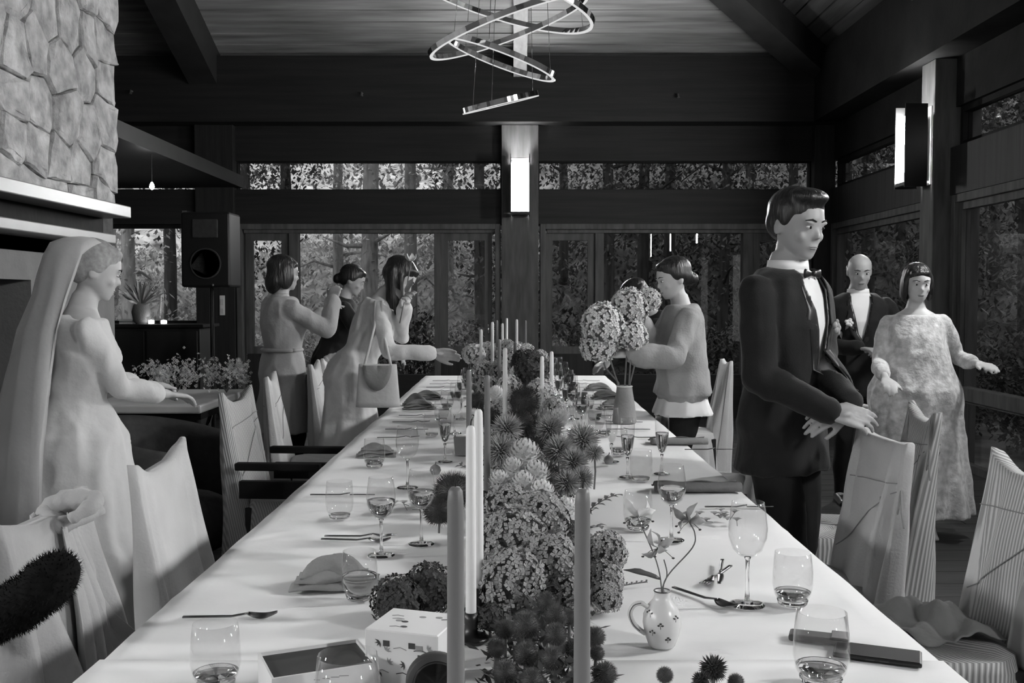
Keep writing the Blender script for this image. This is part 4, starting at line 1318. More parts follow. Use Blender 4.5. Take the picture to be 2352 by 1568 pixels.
# crumpled cloth napkin lying on the near right chair
def lump(name, loc, rz, sx, sy, sz, mat, label, cat, seed):
    rnd = random.Random(seed); ph = [rnd.uniform(0, 6) for _ in range(6)]
    bm = NB(); V = []; n_ = 34
    for i in range(n_ + 1):
        row = []
        for j in range(n_ + 1):
            u = i / n_ * 2 - 1; v = j / n_ * 2 - 1
            r = sqrt(u * u + v * v)
            z = sz * max(0, 1 - r * r * .55) * (.55 + .3 * sin(4 * u + 3 * v + ph[0]) + .25 * sin(7 * v - 3 * u + ph[1]) + .12 * sin(13 * u + ph[2]))
            row.append(bm.verts.new((u * sx * (1 + .08 * sin(4 * v + ph[3])), v * sy * (1 + .1 * sin(3 * u + ph[4])), max(.004, z))))
        V.append(row)
    for i in range(n_):
        for j in range(n_): bm.faces.new((V[i][j], V[i + 1][j], V[i + 1][j + 1], V[i][j + 1]))
    o = obj(name, bm, mat, None, True); o.location = loc; o.rotation_euler = (0, 0, rz)
    so = o.modifiers.new('thick', 'SOLIDIFY'); so.thickness = .004; so.offset = 1
    tag(o, label, cat); return o
lump('crumpled_napkin', (1.19, 2.80, 0.496), 0.2, .125, .15, .075, 'napkin_grey', 'crumpled grey cloth lying on the near right striped chair seat', 'napkin', 3)

# ---- phone
q = G(2015, 1512)
ph_ = empty('phone', (q.x, q.y, TZ + .004), radians(-22)); tag(ph_, 'black smartphone lying near the right table edge', 'phone')
bm = box(NB(), -.078, .078, -.037, .037, 0, .009); bevel(bm, .003); obj('body', bm, 'black_plastic', ph_)
boxo('screen', -.074, .074, -.034, .034, .009, .0096, 'phone_glass', ph_)
for k in range(2):
    boxo('side_button', -.02 + k * .025, -.004 + k * .025, -.0385, -.037, .003, .006, 'dark_metal', ph_)
# dark slab standing in for the phone as the near tumbler refracts it
q = G(1905, 1500)
pc = empty('phone_refraction', (q.x - .0, q.y + .055, TZ + .004), radians(-20)); tag(pc, 'dark slab standing for the phone refracted in the big near tumbler', 'case')
bm = box(NB(), -.06, .05, -.022, .022, 0, .014); bevel(bm, .005); obj('body', bm, 'carton_dark', pc)
bm = box(NB(), .02, .053, -.024, .024, .012, .018); bevel(bm, .002); obj('flap', bm, 'black_plastic', pc)

# ---- boxes at the front edge
def carton(loc, rz, sx, sy, sz, label, dark_top=False):
    e = empty('gift_box', loc, rz); tag(e, label, 'box')
    bm = box(NB(), -sx / 2, sx / 2, -sy / 2, sy / 2, 0, sz - (.002 if dark_top else 0)); bevel(bm, .002, 1); obj('carton', bm, 'carton', e)
    return e
bx = carton((-0.175, 1.73, TZ + .0065), radians(-17), .135, .12, .105, 'white printed carton box before the near white candles')
# printed motifs: small grey and dark sprigs on the front and top
random.seed(13)
for i in range(16):
    x = random.uniform(-.055, .055); z = random.uniform(.015, .095)
    bm = NB()
    kind = i % 3
    if kind == 0:
        for a in range(4):
            t = a * .7 + i
            loft(bm, [[(x, -.0605, z), (x + .004 * cos(t + .4), -.0605, z + .004 * sin(t + .4)), (x + .010 * cos(t), -.0605, z + .010 * sin(t)), (x + .004 * cos(t - .4), -.0605, z + .004 * sin(t - .4))],
                      [(x, -.0608, z), (x + .004 * cos(t + .4), -.0608, z + .004 * sin(t + .4)), (x + .010 * cos(t), -.0608, z + .010 * sin(t)), (x + .004 * cos(t - .4), -.0608, z + .004 * sin(t - .4))]])
    elif kind == 1:
        box(bm, x - .006, x + .006, -.0608, -.0602, z - .005, z + .005)
    else:
        tube(bm, [(x - .012, -.0603, z), (x, -.0603, z + .003), (x + .012, -.0603, z - .001)], .0008, 4)
    obj('print_motif', bm, 'ink' if i % 2 else 'ink_grey', bx)
for i in range(9):
    x = random.uniform(-.055, .055); yq = random.uniform(-.05, .05)
    bm = NB()
    if i % 2: tube(bm, [(x - .01, yq, .1052), (x, yq + .004, .1054), (x + .012, yq + .002, .1052)], .0008, 4)
    else: ellip(bm, (x, yq, .1052), (.007, .005, .0006), None, 10, 5)
    obj('print_motif', bm, 'ink' if i % 3 == 0 else 'ink_grey', bx)
b2 = empty('open_box', (-0.335, 1.67, TZ + .0065), radians(24)); tag(b2, 'open dark-lined white box lettered on its rim at the bottom edge', 'box')
sx, sy, sz, t = .088, .065, .062, .004
for nm, a in (('side_panel', (-sx, sx, -sy, -sy + t)), ('side_panel', (-sx, sx, sy - t, sy)), ('side_panel', (-sx, -sx + t, -sy + t, sy - t)), ('side_panel', (sx - t, sx, -sy + t, sy - t))):
    boxo(nm, a[0], a[1], a[2], a[3], 0, sz, 'carton', b2)
boxo('lining', -sx + t, sx - t, -sy + t, sy - t, 0.002, sz - .006, 'carton_dark', b2)
fc = bpy.data.curves.new('letters', 'FONT'); fc.body = 'A'; fc.size = .034; fc.extrude = .0004; fc.align_x = 'LEFT'
fo = bpy.data.objects.new('lettering', fc); COL.objects.link(fo)
dg = bpy.context.evaluated_depsgraph_get(); dg.update()
fm = bpy.data.meshes.new_from_object(fo.evaluated_get(dg)); bpy.data.objects.remove(fo, do_unlink=True)
fm.materials.append(M('ink')); lo = link('lettering', fm, b2); lo.rotation_euler = (pi / 2, 0, 0); lo.location = (-sx + .006, -sy - .0006, .026)
for i in range(4):
    bm = NB(); tube(bm, [(-.02 + i * .014, -sy - .0006, .05), (-.01 + i * .016, -sy - .0006, .048)], .0007, 4); obj('print_line', bm, 'ink_grey', b2)
tn = empty('round_tin', (-0.128, 1.60, TZ + .0065), radians(8)); tag(tn, 'dark mottled round tin standing on edge before the white box', 'tin')
bm = NB(); lathe(bm, [(0, -.012), (.046, -.012), (.048, -.008), (.048, .008), (.046, .012), (0, .012)], 36)
o = obj('body', bm, 'carton_dark', tn, True); o.rotation_euler = (pi / 2, 0, 0); o.location = (0, 0, .048)
bm = NB(); lathe(bm, [(0, .0121), (.034, .0121), (.036, .0135), (.038, .0121)], 36)
o = obj('lid_rim', bm, 'dark_metal', tn, True); o.rotation_euler = (pi / 2, 0, 0); o.location = (0, 0, .048)

# ---- jug vase with gloriosa stems
q = G(1520, 1486)
jg = empty('jug_vase', (q.x - .0, q.y, TZ + .003), 0); tag(jg, 'small white ceramic jug vase with painted sprigs and a handle', 'vase')
prof = [(0, 0), (.023, 0), (.026, .003), (.033, .022), (.0375, .045), (.0365, .062), (.028, .080), (.0175, .092), (.0145, .100), (.0155, .106), (.0165, .109), (.0145, .109), (.0125, .101), (.015, .092), (.026, .079), (.034, .061), (.035, .045), (.03, .022), (.022, .006), (0, .006)]
bm = NB(); lathe(bm, prof, 32); bmesh.ops.recalc_face_normals(bm, faces=bm.faces); jb = obj('body', bm, 'ceramic', jg, True)
bm = NB(); tube(bm, sm([(-.028, -.004, .078), (-.042, -.006, .086), (-.056, -.008, .082), (-.063, -.008, .066), (-.056, -.008, .047), (-.044, -.006, .034), (-.033, -.004, .026)]), .0048, 10); hd = obj('handle', bm, 'ceramic', jg, True)
bm = NB(); tube(bm, sm([(-.042, -.0115, .0875), (-.057, -.013, .083), (-.0645, -.0135, .066), (-.057, -.013, .046), (-.044, -.011, .033)]), .0008, 5); obj('painted_line', bm, 'ceramic_paint', hd)
bm = NB(); tube(bm, [(.0155 * cos(k * pi / 12), .0155 * sin(k * pi / 12), .1085) for k in range(25)], .0014, 5); obj('rim_line', bm, 'ceramic_paint', jg)
bvj = BVHTree.FromObject(jb, bpy.context.evaluated_depsgraph_get())
for (xx, zz_) in ((-.008, .05), (.022, .062), (.007, .022), (-.022, .035), (-.026, .07)):
    bm = NB()
    def onj(x, z):
        h = bvj.ray_cast(Vector((x, -.2, z)), Vector((0, 1, 0)))
        return (h[0] + Vector((0, -.0004, 0))) if h[0] else Vector((x, -.03, z))
    for (dx, dz) in ((-.0035, .001), (.0035, .001), (0, .0045)):
        ellip(bm, onj(xx + dx, zz_ + dz), (.0028, .0006, .002), None, 8, 5)
    tube(bm, [onj(xx, zz_ - .006), onj(xx, zz_ + .001)], .0006, 4)
    obj('painted_sprig', bm, 'ceramic_paint', jg)
# stems in the jug: three flowers + one long leaf, one thing
J = Vector((q.x, q.y, TZ))
fl = empty('gloriosa_stem', (J.x, J.y, TZ + .012)); tag(fl, 'three curling lily stems with a long dark leaf in jug vase', 'flower')
def jp(px, py, dy=0.0): return P(px, py, J.y + dy) - Vector((J.x, J.y, TZ + .012))
def petal(bm, base, tip, wd, curl, nrm):
    base = Vector(base); tip = Vector(tip); d = tip - base
    s = d.cross(Vector(nrm)).normalized(); nn = s.cross(d).normalized()
    V = []
    for k in range(8):
        t = k / 7
        c = base + d * t + nn * curl * sin(pi * t) + Vector((0, 0, 0))
        w_ = wd * sin(pi * (0.08 + .9 * t)) * (1 + .18 * sin(12 * t))
        V.append((bm.verts.new(c - s * w_ + nn * .3 * w_), bm.verts.new(c), bm.verts.new(c + s * w_ + nn * .3 * w_)))
    for a, b in zip(V[:-1], V[1:]):
        bm.faces.new((a[0], a[1], b[1], b[0])); bm.faces.new((a[1], a[2], b[2], b[1]))
heads = [((1468, 1185), [(1520, 1362), (1508, 1290), (1470, 1200), (1462, 1185)], .0), ((1512, 1258), [(1520, 1362), (1532, 1320), (1525, 1285)], -.01), ((1582, 1198), [(1522, 1362), (1535, 1320), (1590, 1258), (1596, 1225), (1584, 1200)], .02)]
random.seed(4)
for hi, (hp, path, dy) in enumerate(heads):
    bm = NB(); tube(bm, sm([(0, 0, .0)] + [jp(a, b, dy * k / len(path)) for k, (a, b) in enumerate(path)], 5), .0014, 6)
    stm = obj('stalk', bm, 'stem', fl, True)
    c = jp(hp[0], hp[1], dy)
    for k in range(6):
        a = k * pi / 3 + hi
        tip = c + Vector((cos(a) * .032, sin(a) * .022, .012 + .030 * (k % 2) - .012 * (k % 3)))
        bm = NB(); petal(bm, c, tip, .0075, .010, (sin(a), -.6, cos(a) * .3))
        o = obj('petal', bm, 'petal_grey' if hi != 0 else 'petal_pale', fl, True)
        so = o.modifiers.new('thick', 'SOLIDIFY'); so.thickness = .0006
    for k in range(4):
        a = k * 1.5 + .4 + hi
        bm = NB(); tip = c + Vector((cos(a) * .03, sin(a) * .02, -.012 - .006 * (k % 2)))
        tube(bm, [c, (c + tip) / 2 + Vector((0, 0, .003)), tip], .0006, 4); ellip(bm, tip, (.003, .0015, .002), None, 8, 5)
        obj('stamen', bm, 'leaf_dark', fl, True)
bm = NB(); petal(bm, jp(1518, 1330), jp(1432, 1308), .009, .003, (0, -.4, 1)); o = obj('leaf', bm, 'leaf_dark', fl, True)
so = o.modifiers.new('thick', 'SOLIDIFY'); so.thickness = .0008

# ---- menu cards / little paper pot near the left candles
q = G(1062, 1045)
pt = empty('votive_pot', (q.x, q.y, TZ + .003)); tag(pt, 'small square grey votive pot left of the candles', 'pot')
bm = NB(); loft(bm, [[(-.03, -.03, 0), (.03, -.03, 0), (.03, .03, 0), (-.03, .03, 0)], [(-.036, -.036, .08), (.036, -.036, .08), (.036, .036, .08), (-.036, .036, .08)]]); obj('body', bm, 'napkin_grey', pt)
bm = NB(); lathe(bm, [(0, .0802), (.028, .0802), (.028, .084), (0, .086)], 20); obj('wax', bm, 'wax_white', pt)
# small fruits on the cloth
def plum(px, py, r, mat, label):
    q = G(px, py); e = empty('fig', (q.x, q.y, TZ + .0035)); tag(e, label, 'fruit')
    bm = NB(); lathe(bm, [(0, 0), (r * .6, r * .08), (r, r * .75), (r * .85, r * 1.35), (r * .35, r * 1.75), (0, r * 1.9)], 20); obj('flesh', bm, mat, e, True)
    bm = NB(); tube(bm, [(0, 0, r * 1.85), (.003, 0, r * 2.3)], r * .1, 6); obj('stalk', bm, 'stem', e)
plum(1398, 1068, .021, 'petal_grey', 'small round grey fruit beside the champagne flutes at right')
plum(1000, 1092, .022, 'petal_grey', 'small round grey fruit beside the left flute')
# ================================================================== FLOWER RUNNER
def hydrangea_mesh(seed, mat, n=150):
    rnd = random.Random(seed); bm = NB()
    ga = pi * (3 - sqrt(5))
    lump_ = [Vector((rnd.gauss(0, 1), rnd.gauss(0, 1), rnd.gauss(0, 1))).normalized() for _ in range(7)]
    for i in range(n):
        z = 1 - 1.75 * (i + .5) / n; r = sqrt(max(0, 1 - z * z)); a = i * ga + rnd.uniform(-.2, .2)
        d = Vector((r * cos(a), r * sin(a), z)).normalized()
        R = 0.88 + .10 * max(d.dot(l) for l in lump_) + rnd.uniform(-.05, .06)
        c = d * R
        nd = (d + Vector((rnd.uniform(-.35, .35), rnd.uniform(-.35, .35), rnd.uniform(-.35, .35)))).normalized()
        u, v = basis(nd); t0 = rnd.uniform(0, 1.6); s = rnd.uniform(.13, .19)
        cv = bm.verts.new(c - nd * .03)
        for k in range(4):
            t = t0 + k * pi / 2
            e1 = u * cos(t) + v * sin(t); e2 = u * cos(t + .62) + v * sin(t + .62); e0 = u * cos(t - .62) + v * sin(t - .62)
            lift = nd * rnd.uniform(-.02, .05)
            bm.faces.new((cv, bm.verts.new(c + e0 * s * .75), bm.verts.new(c + e1 * s + lift), bm.verts.new(c + e2 * s * .75)))
    return mesh_of('florets', bm, mat)
def core_mesh(mat, r=.82):
    bm = NB(); ellip(bm, (0, 0, -.02), (r, r, r * .95), None, 14, 9); return mesh_of('flower_core', bm, mat, True)
def spiky_mesh(seed, mat, n=260, ln=.32, w_=.035, base=.75):
    rnd = random.Random(seed); bm = NB(); ga = pi * (3 - sqrt(5))
    for i in range(n):
        z = 1 - 1.9 * (i + .5) / n; r = sqrt(max(0, 1 - z * z)); a = i * ga
        d = Vector((r * cos(a), r * sin(a), z)).normalized(); u, v = basis(d)
        L = base + ln * rnd.uniform(.7, 1.1)
        d2 = (d + Vector((rnd.uniform(-.12, .12), rnd.uniform(-.12, .12), rnd.uniform(-.12, .12)))).normalized()
        b = [bm.verts.new(d * base * .9 + (u * cos(t) + v * sin(t)) * w_) for t in (0, 2.1, 4.2)]
        tp = bm.verts.new(d2 * L)
        for k in range(3): bm.faces.new((b[k], b[(k + 1) % 3], tp))
    return mesh_of('spikes', bm, mat)
def bloom_mesh(seed, mat):
    """ball of many small cupped petals"""
    rnd = random.Random(seed); bm = NB(); ga = pi * (3 - sqrt(5)); n = 120
    ellip(bm, (0, 0, 0), (.74, .74, .74), None, 14, 9)
    for i in range(n):
        z = 1 - 1.95 * (i + .5) / n; r = sqrt(max(0, 1 - z * z)); a = i * ga
        d = Vector((r * cos(a), r * sin(a), z)).normalized()
        up_ = Vector((0, 0, 1)); t = up_ - d * up_.dot(d)
        t = t.normalized() if t.length > .05 else Vector((1, 0, 0))
        sd = d.cross(t); s_ = rnd.uniform(.9, 1.1)
        b0 = d * .66 - t * .12
        p1 = d * .90 + t * .02; tip = d * (1.0 + rnd.uniform(-.02, .02)) + t * .17
        V = [bm.verts.new(q) for q in (b0, p1 - sd * .15 * s_ - d * .03, tip - sd * .07 * s_, tip + sd * .07 * s_, p1 + sd * .15 * s_ - d * .03)]
        bm.faces.new(V)
    return mesh_of('petals', bm, mat, True)
FM = {}
for m_ in ('white', 'pale', 'grey', 'dark'):
    FM['hydrangea_' + m_] = [hydrangea_mesh(300 + k, 'petal_' + m_, 190) for k in range(2)]
    FM['hcore_' + m_] = core_mesh('leaf_dark' if m_ in ('dark', 'grey') else 'leaf_mid')
    FM['bloom_' + m_] = bloom_mesh(320, 'petal_' + m_)
FM['thistle'] = spiky_mesh(330, 'thistle', 800, .26, .020, .78); FM['thistle_core'] = core_mesh('leaf_dark', .80)
FM['moss'] = spiky_mesh(331, 'petal_dark', 900, .30, .016, .74); FM['moss_core'] = core_mesh('leaf_dark', .74)
FM['protea'] = spiky_mesh(332, 'petal_grey', 260, .5, .07, .55); FM['protea_dark'] = spiky_mesh(333, 'petal_dark', 200, .5, .08, .55); FM['protea_core'] = core_mesh('leaf_dark', .55)
random.seed(17)
flowers = []
def flower(kind, tone, c, r, squash=1.0):
    """one cut flower standing in the runner: head + stem down to the cloth"""
    c = Vector(c)
    c.z = max(c.z, TZ + .004 + r * .9 * squash)
    name = {'hydrangea': 'hydrangea', 'bloom': 'round_bloom', 'thistle': 'globe_thistle', 'moss': 'moss_ball_flower', 'protea': 'spiky_flower'}[kind]
    e = empty(name, (c.x, c.y, TZ + .0035), random.uniform(0, 6.28))
    hz_ = c.z - TZ - .0035
    def add(nm, me):
        o = link(nm, me, e); o.location = (0, 0, hz_); o.scale = (r, r, r * squash); return o
    if kind == 'hydrangea':
        f = add('florets', random.choice(FM['hydrangea_' + tone])); tag(f, kind='stuff'); add('flower_core', FM['hcore_' + tone])
    elif kind == 'bloom':
        add('petals', FM['bloom_' + tone])
    elif kind in ('thistle', 'moss', 'protea'):
        f = add('spikes', FM[kind if not (kind == 'protea' and tone == 'dark') else 'protea_dark']); tag(f, kind='stuff'); add('flower_core', FM[kind + '_core'])
    bm = NB(); tube(bm, [(0, 0, 0), (random.uniform(-.004, .004), random.uniform(-.004, .004), hz_ * .5), (0, 0, hz_)], .0032, 6)
    obj('stalk', bm, 'stem', e)
    flowers.append((kind, tone, c, e))
    return e
def fp(kind, tone, px, py, rpx, Y, squash=1.0):
    s = F / Y
    return flower(kind, tone, P(px, py, Y), rpx / s, squash)
# nearest: globe thistles
for (px, py, r, Y) in ((1207, 1436, 34, 1.74), (1278, 1415, 27, 1.80), (1256, 1382, 24, 1.9), (1277, 1458, 28, 1.70), (1269, 1513, 30, 1.62), (1160, 1446, 24, 1.8), (1207, 1503, 29, 1.66),
                       (1160, 1545, 31, 1.60), (1222, 1563, 30, 1.55), (1308, 1417, 20, 1.86), (1367, 1462, 24, 1.80), (1371, 1500, 18, 1.74), (1388, 1548, 30, 1.64), (1325, 1560, 26, 1.58), (1318, 1490, 24, 1.72), (1140, 1490, 22, 1.72)):
    fp('thistle', 'dark', px, py, r * 1.12, Y)
for (px, py, r, Y) in ((1527, 1550, 22, 1.60), (1690, 1566, 22, 1.585)):
    fp('thistle', 'dark', px, py, r, Y)
fp('protea', 'dark', 1638, 1535, 36, 1.60); fp('protea', 'dark', 1610, 1562, 24, 1.56)
# dark hydrangea at the left front
fp('hydrangea', 'dark', 912, 1385, 62, 2.03); fp('hydrangea', 'dark', 985, 1378, 64, 2.10)
fp('hydrangea', 'dark', 1126, 1420, 36, 1.96)
# big mottled grey hydrangeas in the middle
for (px, py, r, Y) in ((1178, 1350, 82, 2.10), (1262, 1310, 82, 2.22), (1175, 1240, 80, 2.38), (1240, 1195, 70, 2.52), (1310, 1375, 50, 2.12), (1165, 1160, 55, 2.62)):
    fp('hydrangea', 'grey', px, py, r, Y)
for (px, py, r, Y) in ((1392, 1268, 50, 2.36), (1388, 1345, 46, 2.22), (1392, 1400, 38, 2.12), (1335, 1290, 50, 2.42)):
    fp('hydrangea', 'grey', px, py, r, Y)
fp('hydrangea', 'dark', 1300, 1235, 44, 2.56)
# dark moss ball left of the candles
fp('moss', 'dark', 1040, 1128, 52, 2.90); fp('moss', 'dark', 1008, 1172, 42, 2.84)
# pale round blooms
for (px, py, r, Y, tn_) in ((1148, 1106, 27, 2.92, 'pale'), (1202, 1112, 31, 2.88, 'pale'), (1245, 1133, 32, 2.84, 'white'), (1205, 1045, 38, 3.12, 'pale'), (1232, 1088, 32, 3.00, 'pale'), (1300, 1172, 30, 2.78, 'white'), (1178, 1075, 26, 3.02, 'pale'), (1262, 1165, 24, 2.80, 'white'), (1190, 860, 22, 5.2, 'white'), (1288, 960, 24, 4.2, 'white'), (1255, 960, 22, 4.25, 'pale'), (1140, 905, 20, 4.7, 'white')):
    fp('bloom', tn_, px, py, r * 1.05, Y)
# spiky grey heads further in
for (px, py, r, Y) in ((1150, 1035, 44, 3.35), (1285, 1035, 42, 3.5), (1318, 1062, 40, 3.35), (1338, 1010, 42, 3.75), (1302, 1110, 36, 3.1), (1335, 1100, 32, 3.2), (1165, 985, 40, 3.7), (1262, 985, 36, 3.85), (1365, 1040, 24, 3.5)):
    fp('protea', 'grey', px, py, r, Y)
fp('moss', 'dark', 1196, 968, 42, 3.95); fp('moss', 'dark', 1205, 920, 40, 4.2)
for (px, py, r, Y, k, tn_) in ((1240, 905, 36, 4.55, 'hydrangea', 'pale'), (1272, 945, 34, 4.35, 'hydrangea', 'white'), (1150, 945, 30, 4.3, 'hydrangea', 'pale'), (1125, 960, 30, 4.1, 'moss', 'dark'), (1095, 920, 24, 4.5, 'moss', 'dark'),
                              (1215, 852, 36, 5.1, 'hydrangea', 'dark'), (1236, 880, 32, 4.9, 'hydrangea', 'dark'), (1170, 890, 30, 5.0, 'hydrangea', 'pale'), (1120, 890, 28, 5.1, 'hydrangea', 'grey'),
                              (1200, 830, 28, 5.7, 'hydrangea', 'dark'), (1235, 838, 26, 5.8, 'hydrangea', 'grey'), (1150, 850, 26, 5.7, 'hydrangea', 'grey'), (1110, 850, 24, 5.8, 'hydrangea', 'pale'),
                              (1182, 812, 26, 6.4, 'hydrangea', 'white'), (1140, 822, 24, 6.4, 'hydrangea', 'grey'), (1090, 815, 26, 6.5, 'hydrangea', 'white'), (1220, 825, 24, 6.5, 'hydrangea', 'dark'),
                              (1165, 800, 22, 7.0, 'hydrangea', 'white'), (1120, 806, 22, 7.1, 'hydrangea', 'white'), (1080, 812, 20, 7.2, 'hydrangea', 'white'), (1210, 808, 20, 7.3, 'hydrangea', 'pale'), (1240, 822, 20, 7.2, 'hydrangea', 'pale'),
                              (1150, 800, 18, 7.7, 'hydrangea', 'pale'), (1190, 802, 18, 7.8, 'hydrangea', 'grey'), (1110, 805, 18, 7.8, 'hydrangea', 'white')):
    fp(k, tn_, px, py, r, Y)
# filler heads so the runner reads as one dense band
random.seed(91)
for i in range(46):
    Y = 2.6 + i * 0.125; X = 0.06 + random.uniform(-.17, .17) * (1 if Y > 3.4 else .8)
    k, tn_ = random.choice([('protea', 'grey'), ('moss', 'dark'), ('hydrangea', 'dark'), ('hydrangea', 'grey')] if Y < 5.2 else [('hydrangea', 'grey'), ('hydrangea', 'pale'), ('hydrangea', 'white'), ('moss', 'dark')])
    r = random.uniform(.045, .06); z = TZ + r + random.uniform(0, .04)
    c = Vector((X, Y, z))
    if any((f[2] - c).length < .075 for f in flowers) or any((Vector((cc[2].location.x, cc[2].location.y)) - Vector((X, Y))).length < r + .012 for cc in clist): continue
    if any(m[0] and (Vector((m[1], m[2])) - Vector((X, Y))).length < r + .04 for m in made): continue
    flower(k, tn_, c, r)
words = {'hydrangea': ('mophead hydrangea', {'dark': 'dark', 'grey': 'mottled grey', 'pale': 'pale grey', 'white': 'white'}), 'bloom': ('tight round bloom', {'pale': 'pale grey', 'white': 'white'}),
         'thistle': ('globe thistle', {'dark': 'dark spiky'}), 'moss': ('fuzzy ball flower', {'dark': 'dark'}), 'protea': ('spiky flower head', {'grey': 'grey', 'dark': 'dark'})}
keys = sorted(set((f[0], f[1]) for f in flowers))
for k, t in keys:
    for i, f in enumerate(sorted([f for f in flowers if f[0] == k and f[1] == t], key=lambda f: f[2].y)):
        tag(f[3], '%s %s in the flower runner, %s of its kind from camera' % (words[k][1][t], words[k][0], ORD[i]), 'flower', '%ss in the flower runner' % words[k][0])
# leafy sprigs tucked between the blooms and lying loose
def sprig(loc, rz, L, n, mat, label, up=0.4, leafL=.035):
    e = empty('leaf_sprig', loc, rz); tag(e, label, 'foliage', 'leaf sprigs')
    bm = NB(); pts = [(L * t / 5, 0, .003 + L * up * sin(t / 5 * 1.3)) for t in range(6)]
    tube(bm, pts, .0016, 5); obj('stalk', bm, 'stem', e)
    for k in range(n):
        t = (k + .5) / n * 5; i = min(4, int(t)); f_ = t - i
        c = Vector(pts[i]).lerp(Vector(pts[i + 1]), f_)
        s = 1 if k % 2 else -1
        bm = NB(); petal(bm, c, c + Vector((leafL * .6, s * leafL * .8, leafL * .25 * random.uniform(-.2, 1))), leafL * .22, .003, (0, 0, 1))
        o = obj('leaf', bm, mat, e, True)
    return e
random.seed(23)
q = G(1430, 1352); sprig((q.x, q.y, TZ + .005), radians(10), .06, 10, 'leaf_mid', 'catkin-like sprig sticking out beside the right hydrangeas', .1, .012)
for i, (px, py, a) in enumerate(((1120, 1075, 150), (1335, 1150, 20), (1290, 1210, -30), (1110, 1000, 160))):
    q = G(px, py + 40); sprig((q.x, q.y, TZ + .005), radians(a), .12, 11, 'leaf_mid', 'leafy sprig in the flower runner, %s from the camera' % ORD[(2, 1, 0, 3)[i]], .5, .035)
bd = NB(); random.seed(41)
for i in range(9000):
    Y = random.uniform(1.35, 8.3); wd_ = .19 if Y > 3 else .12
    X = .055 + random.gauss(0, wd_ * .45)
    if abs(X - .055) > wd_: continue
    c = Vector((X, Y, TZ + .004 + random.uniform(0, .075) * max(.2, 1 - abs(X - .055) / .2)))
    a = Vector((random.gauss(0, 1), random.gauss(0, 1), abs(random.gauss(0, .6)))).normalized(); u, v = basis(a); L = random.uniform(.018, .04)
    bd.faces.new((bd.verts.new(c), bd.verts.new(c + a * L * .5 + u * L * .2), bd.verts.new(c + a * L), bd.verts.new(c + a * L * .5 - u * L * .2)))
tag(obj('leaf_bed', bd, 'leaf_dark'), 'bed of dark green leaves under the flower runner', 'foliage', kind='stuff')
# dried bunch of pale leaves beside the right wine glasses, and blossoms by left glasses
def posy(px, py, n, mat, label, seed, R=.05):
    rnd = random.Random(seed); q = G(px, py)
    e = empty('flower_posy', (q.x, q.y, TZ + .004)); tag(e, label, 'flower')
    for k in range(n):
        a = rnd.uniform(0, 6.28); r = R * sqrt(rnd.random()); c = Vector((r * cos(a) * 1.6, r * sin(a), rnd.uniform(.005, .03)))
        bm = NB()
        for j in range(5):
            t = j * 1.256 + k; petal(bm, c, c + Vector((cos(t) * .017, sin(t) * .017, .008)), .006, .002, (0, 0, 1))
        obj('blossom', bm, mat, e, True)
        if k % 3 == 0:
            bm = NB(); tube(bm, [c, c + Vector((rnd.uniform(-.03, .03), rnd.uniform(-.03, .03), -c.z + .002))], .001, 4); obj('stalk', bm, 'stem', e)
posy(1655, 1205, 12, 'petal_grey', 'loose posy of grey blossoms beside the empty wine glass at right', 1)
posy(900, 1175, 14, 'petal_pale', 'loose posy of pale blossoms between the left wine glasses', 2, .06)

# white sprays on the side table
def spray(loc, n, R, Hh, label, seed):
    rnd = random.Random(seed); e = empty('flower_spray', loc); tag(e, label, 'flower')
    bmw = NB()
    for k in range(n):
        a = rnd.uniform(0, 6.28); r = R * rnd.uniform(.25, 1); h = Hh * rnd.uniform(.45, 1)
        tip = Vector((r * cos(a), r * sin(a), h))
        bm = NB(); tube(bm, [(0, 0, .004), tip * .5 + Vector((0, 0, .03)), tip], .0025, 5); obj('stalk', bm, 'stem', e)
        for j in range(26):
            c = tip + Vector((rnd.gauss(0, .035), rnd.gauss(0, .035), rnd.gauss(0, .03)))
            u = Vector((rnd.gauss(0, 1), rnd.gauss(0, 1), rnd.gauss(0, 1))).normalized(); x_, y_ = basis(u); s = rnd.uniform(.010, .017)
            cv = bmw.verts.new(c)
            for q_ in range(4):
                t = q_ * pi / 2
                bmw.faces.new((cv, bmw.verts.new(c + (x_ * cos(t - .5) + y_ * sin(t - .5)) * s + u * .004), bmw.verts.new(c + (x_ * cos(t + .5) + y_ * sin(t + .5)) * s + u * .004)))
    f = obj('blossoms', bmw, 'petal_white', e); tag(f, kind='stuff')
    return e
spray((-2.27, 6.62, stz + .002), 20, .19, .22, 'white blossom spray lying on the side table, left one', 5)
spray((-2.02, 6.98, stz + .002), 16, .14, .20, 'white blossom spray on the side table, right one near table corner', 6)
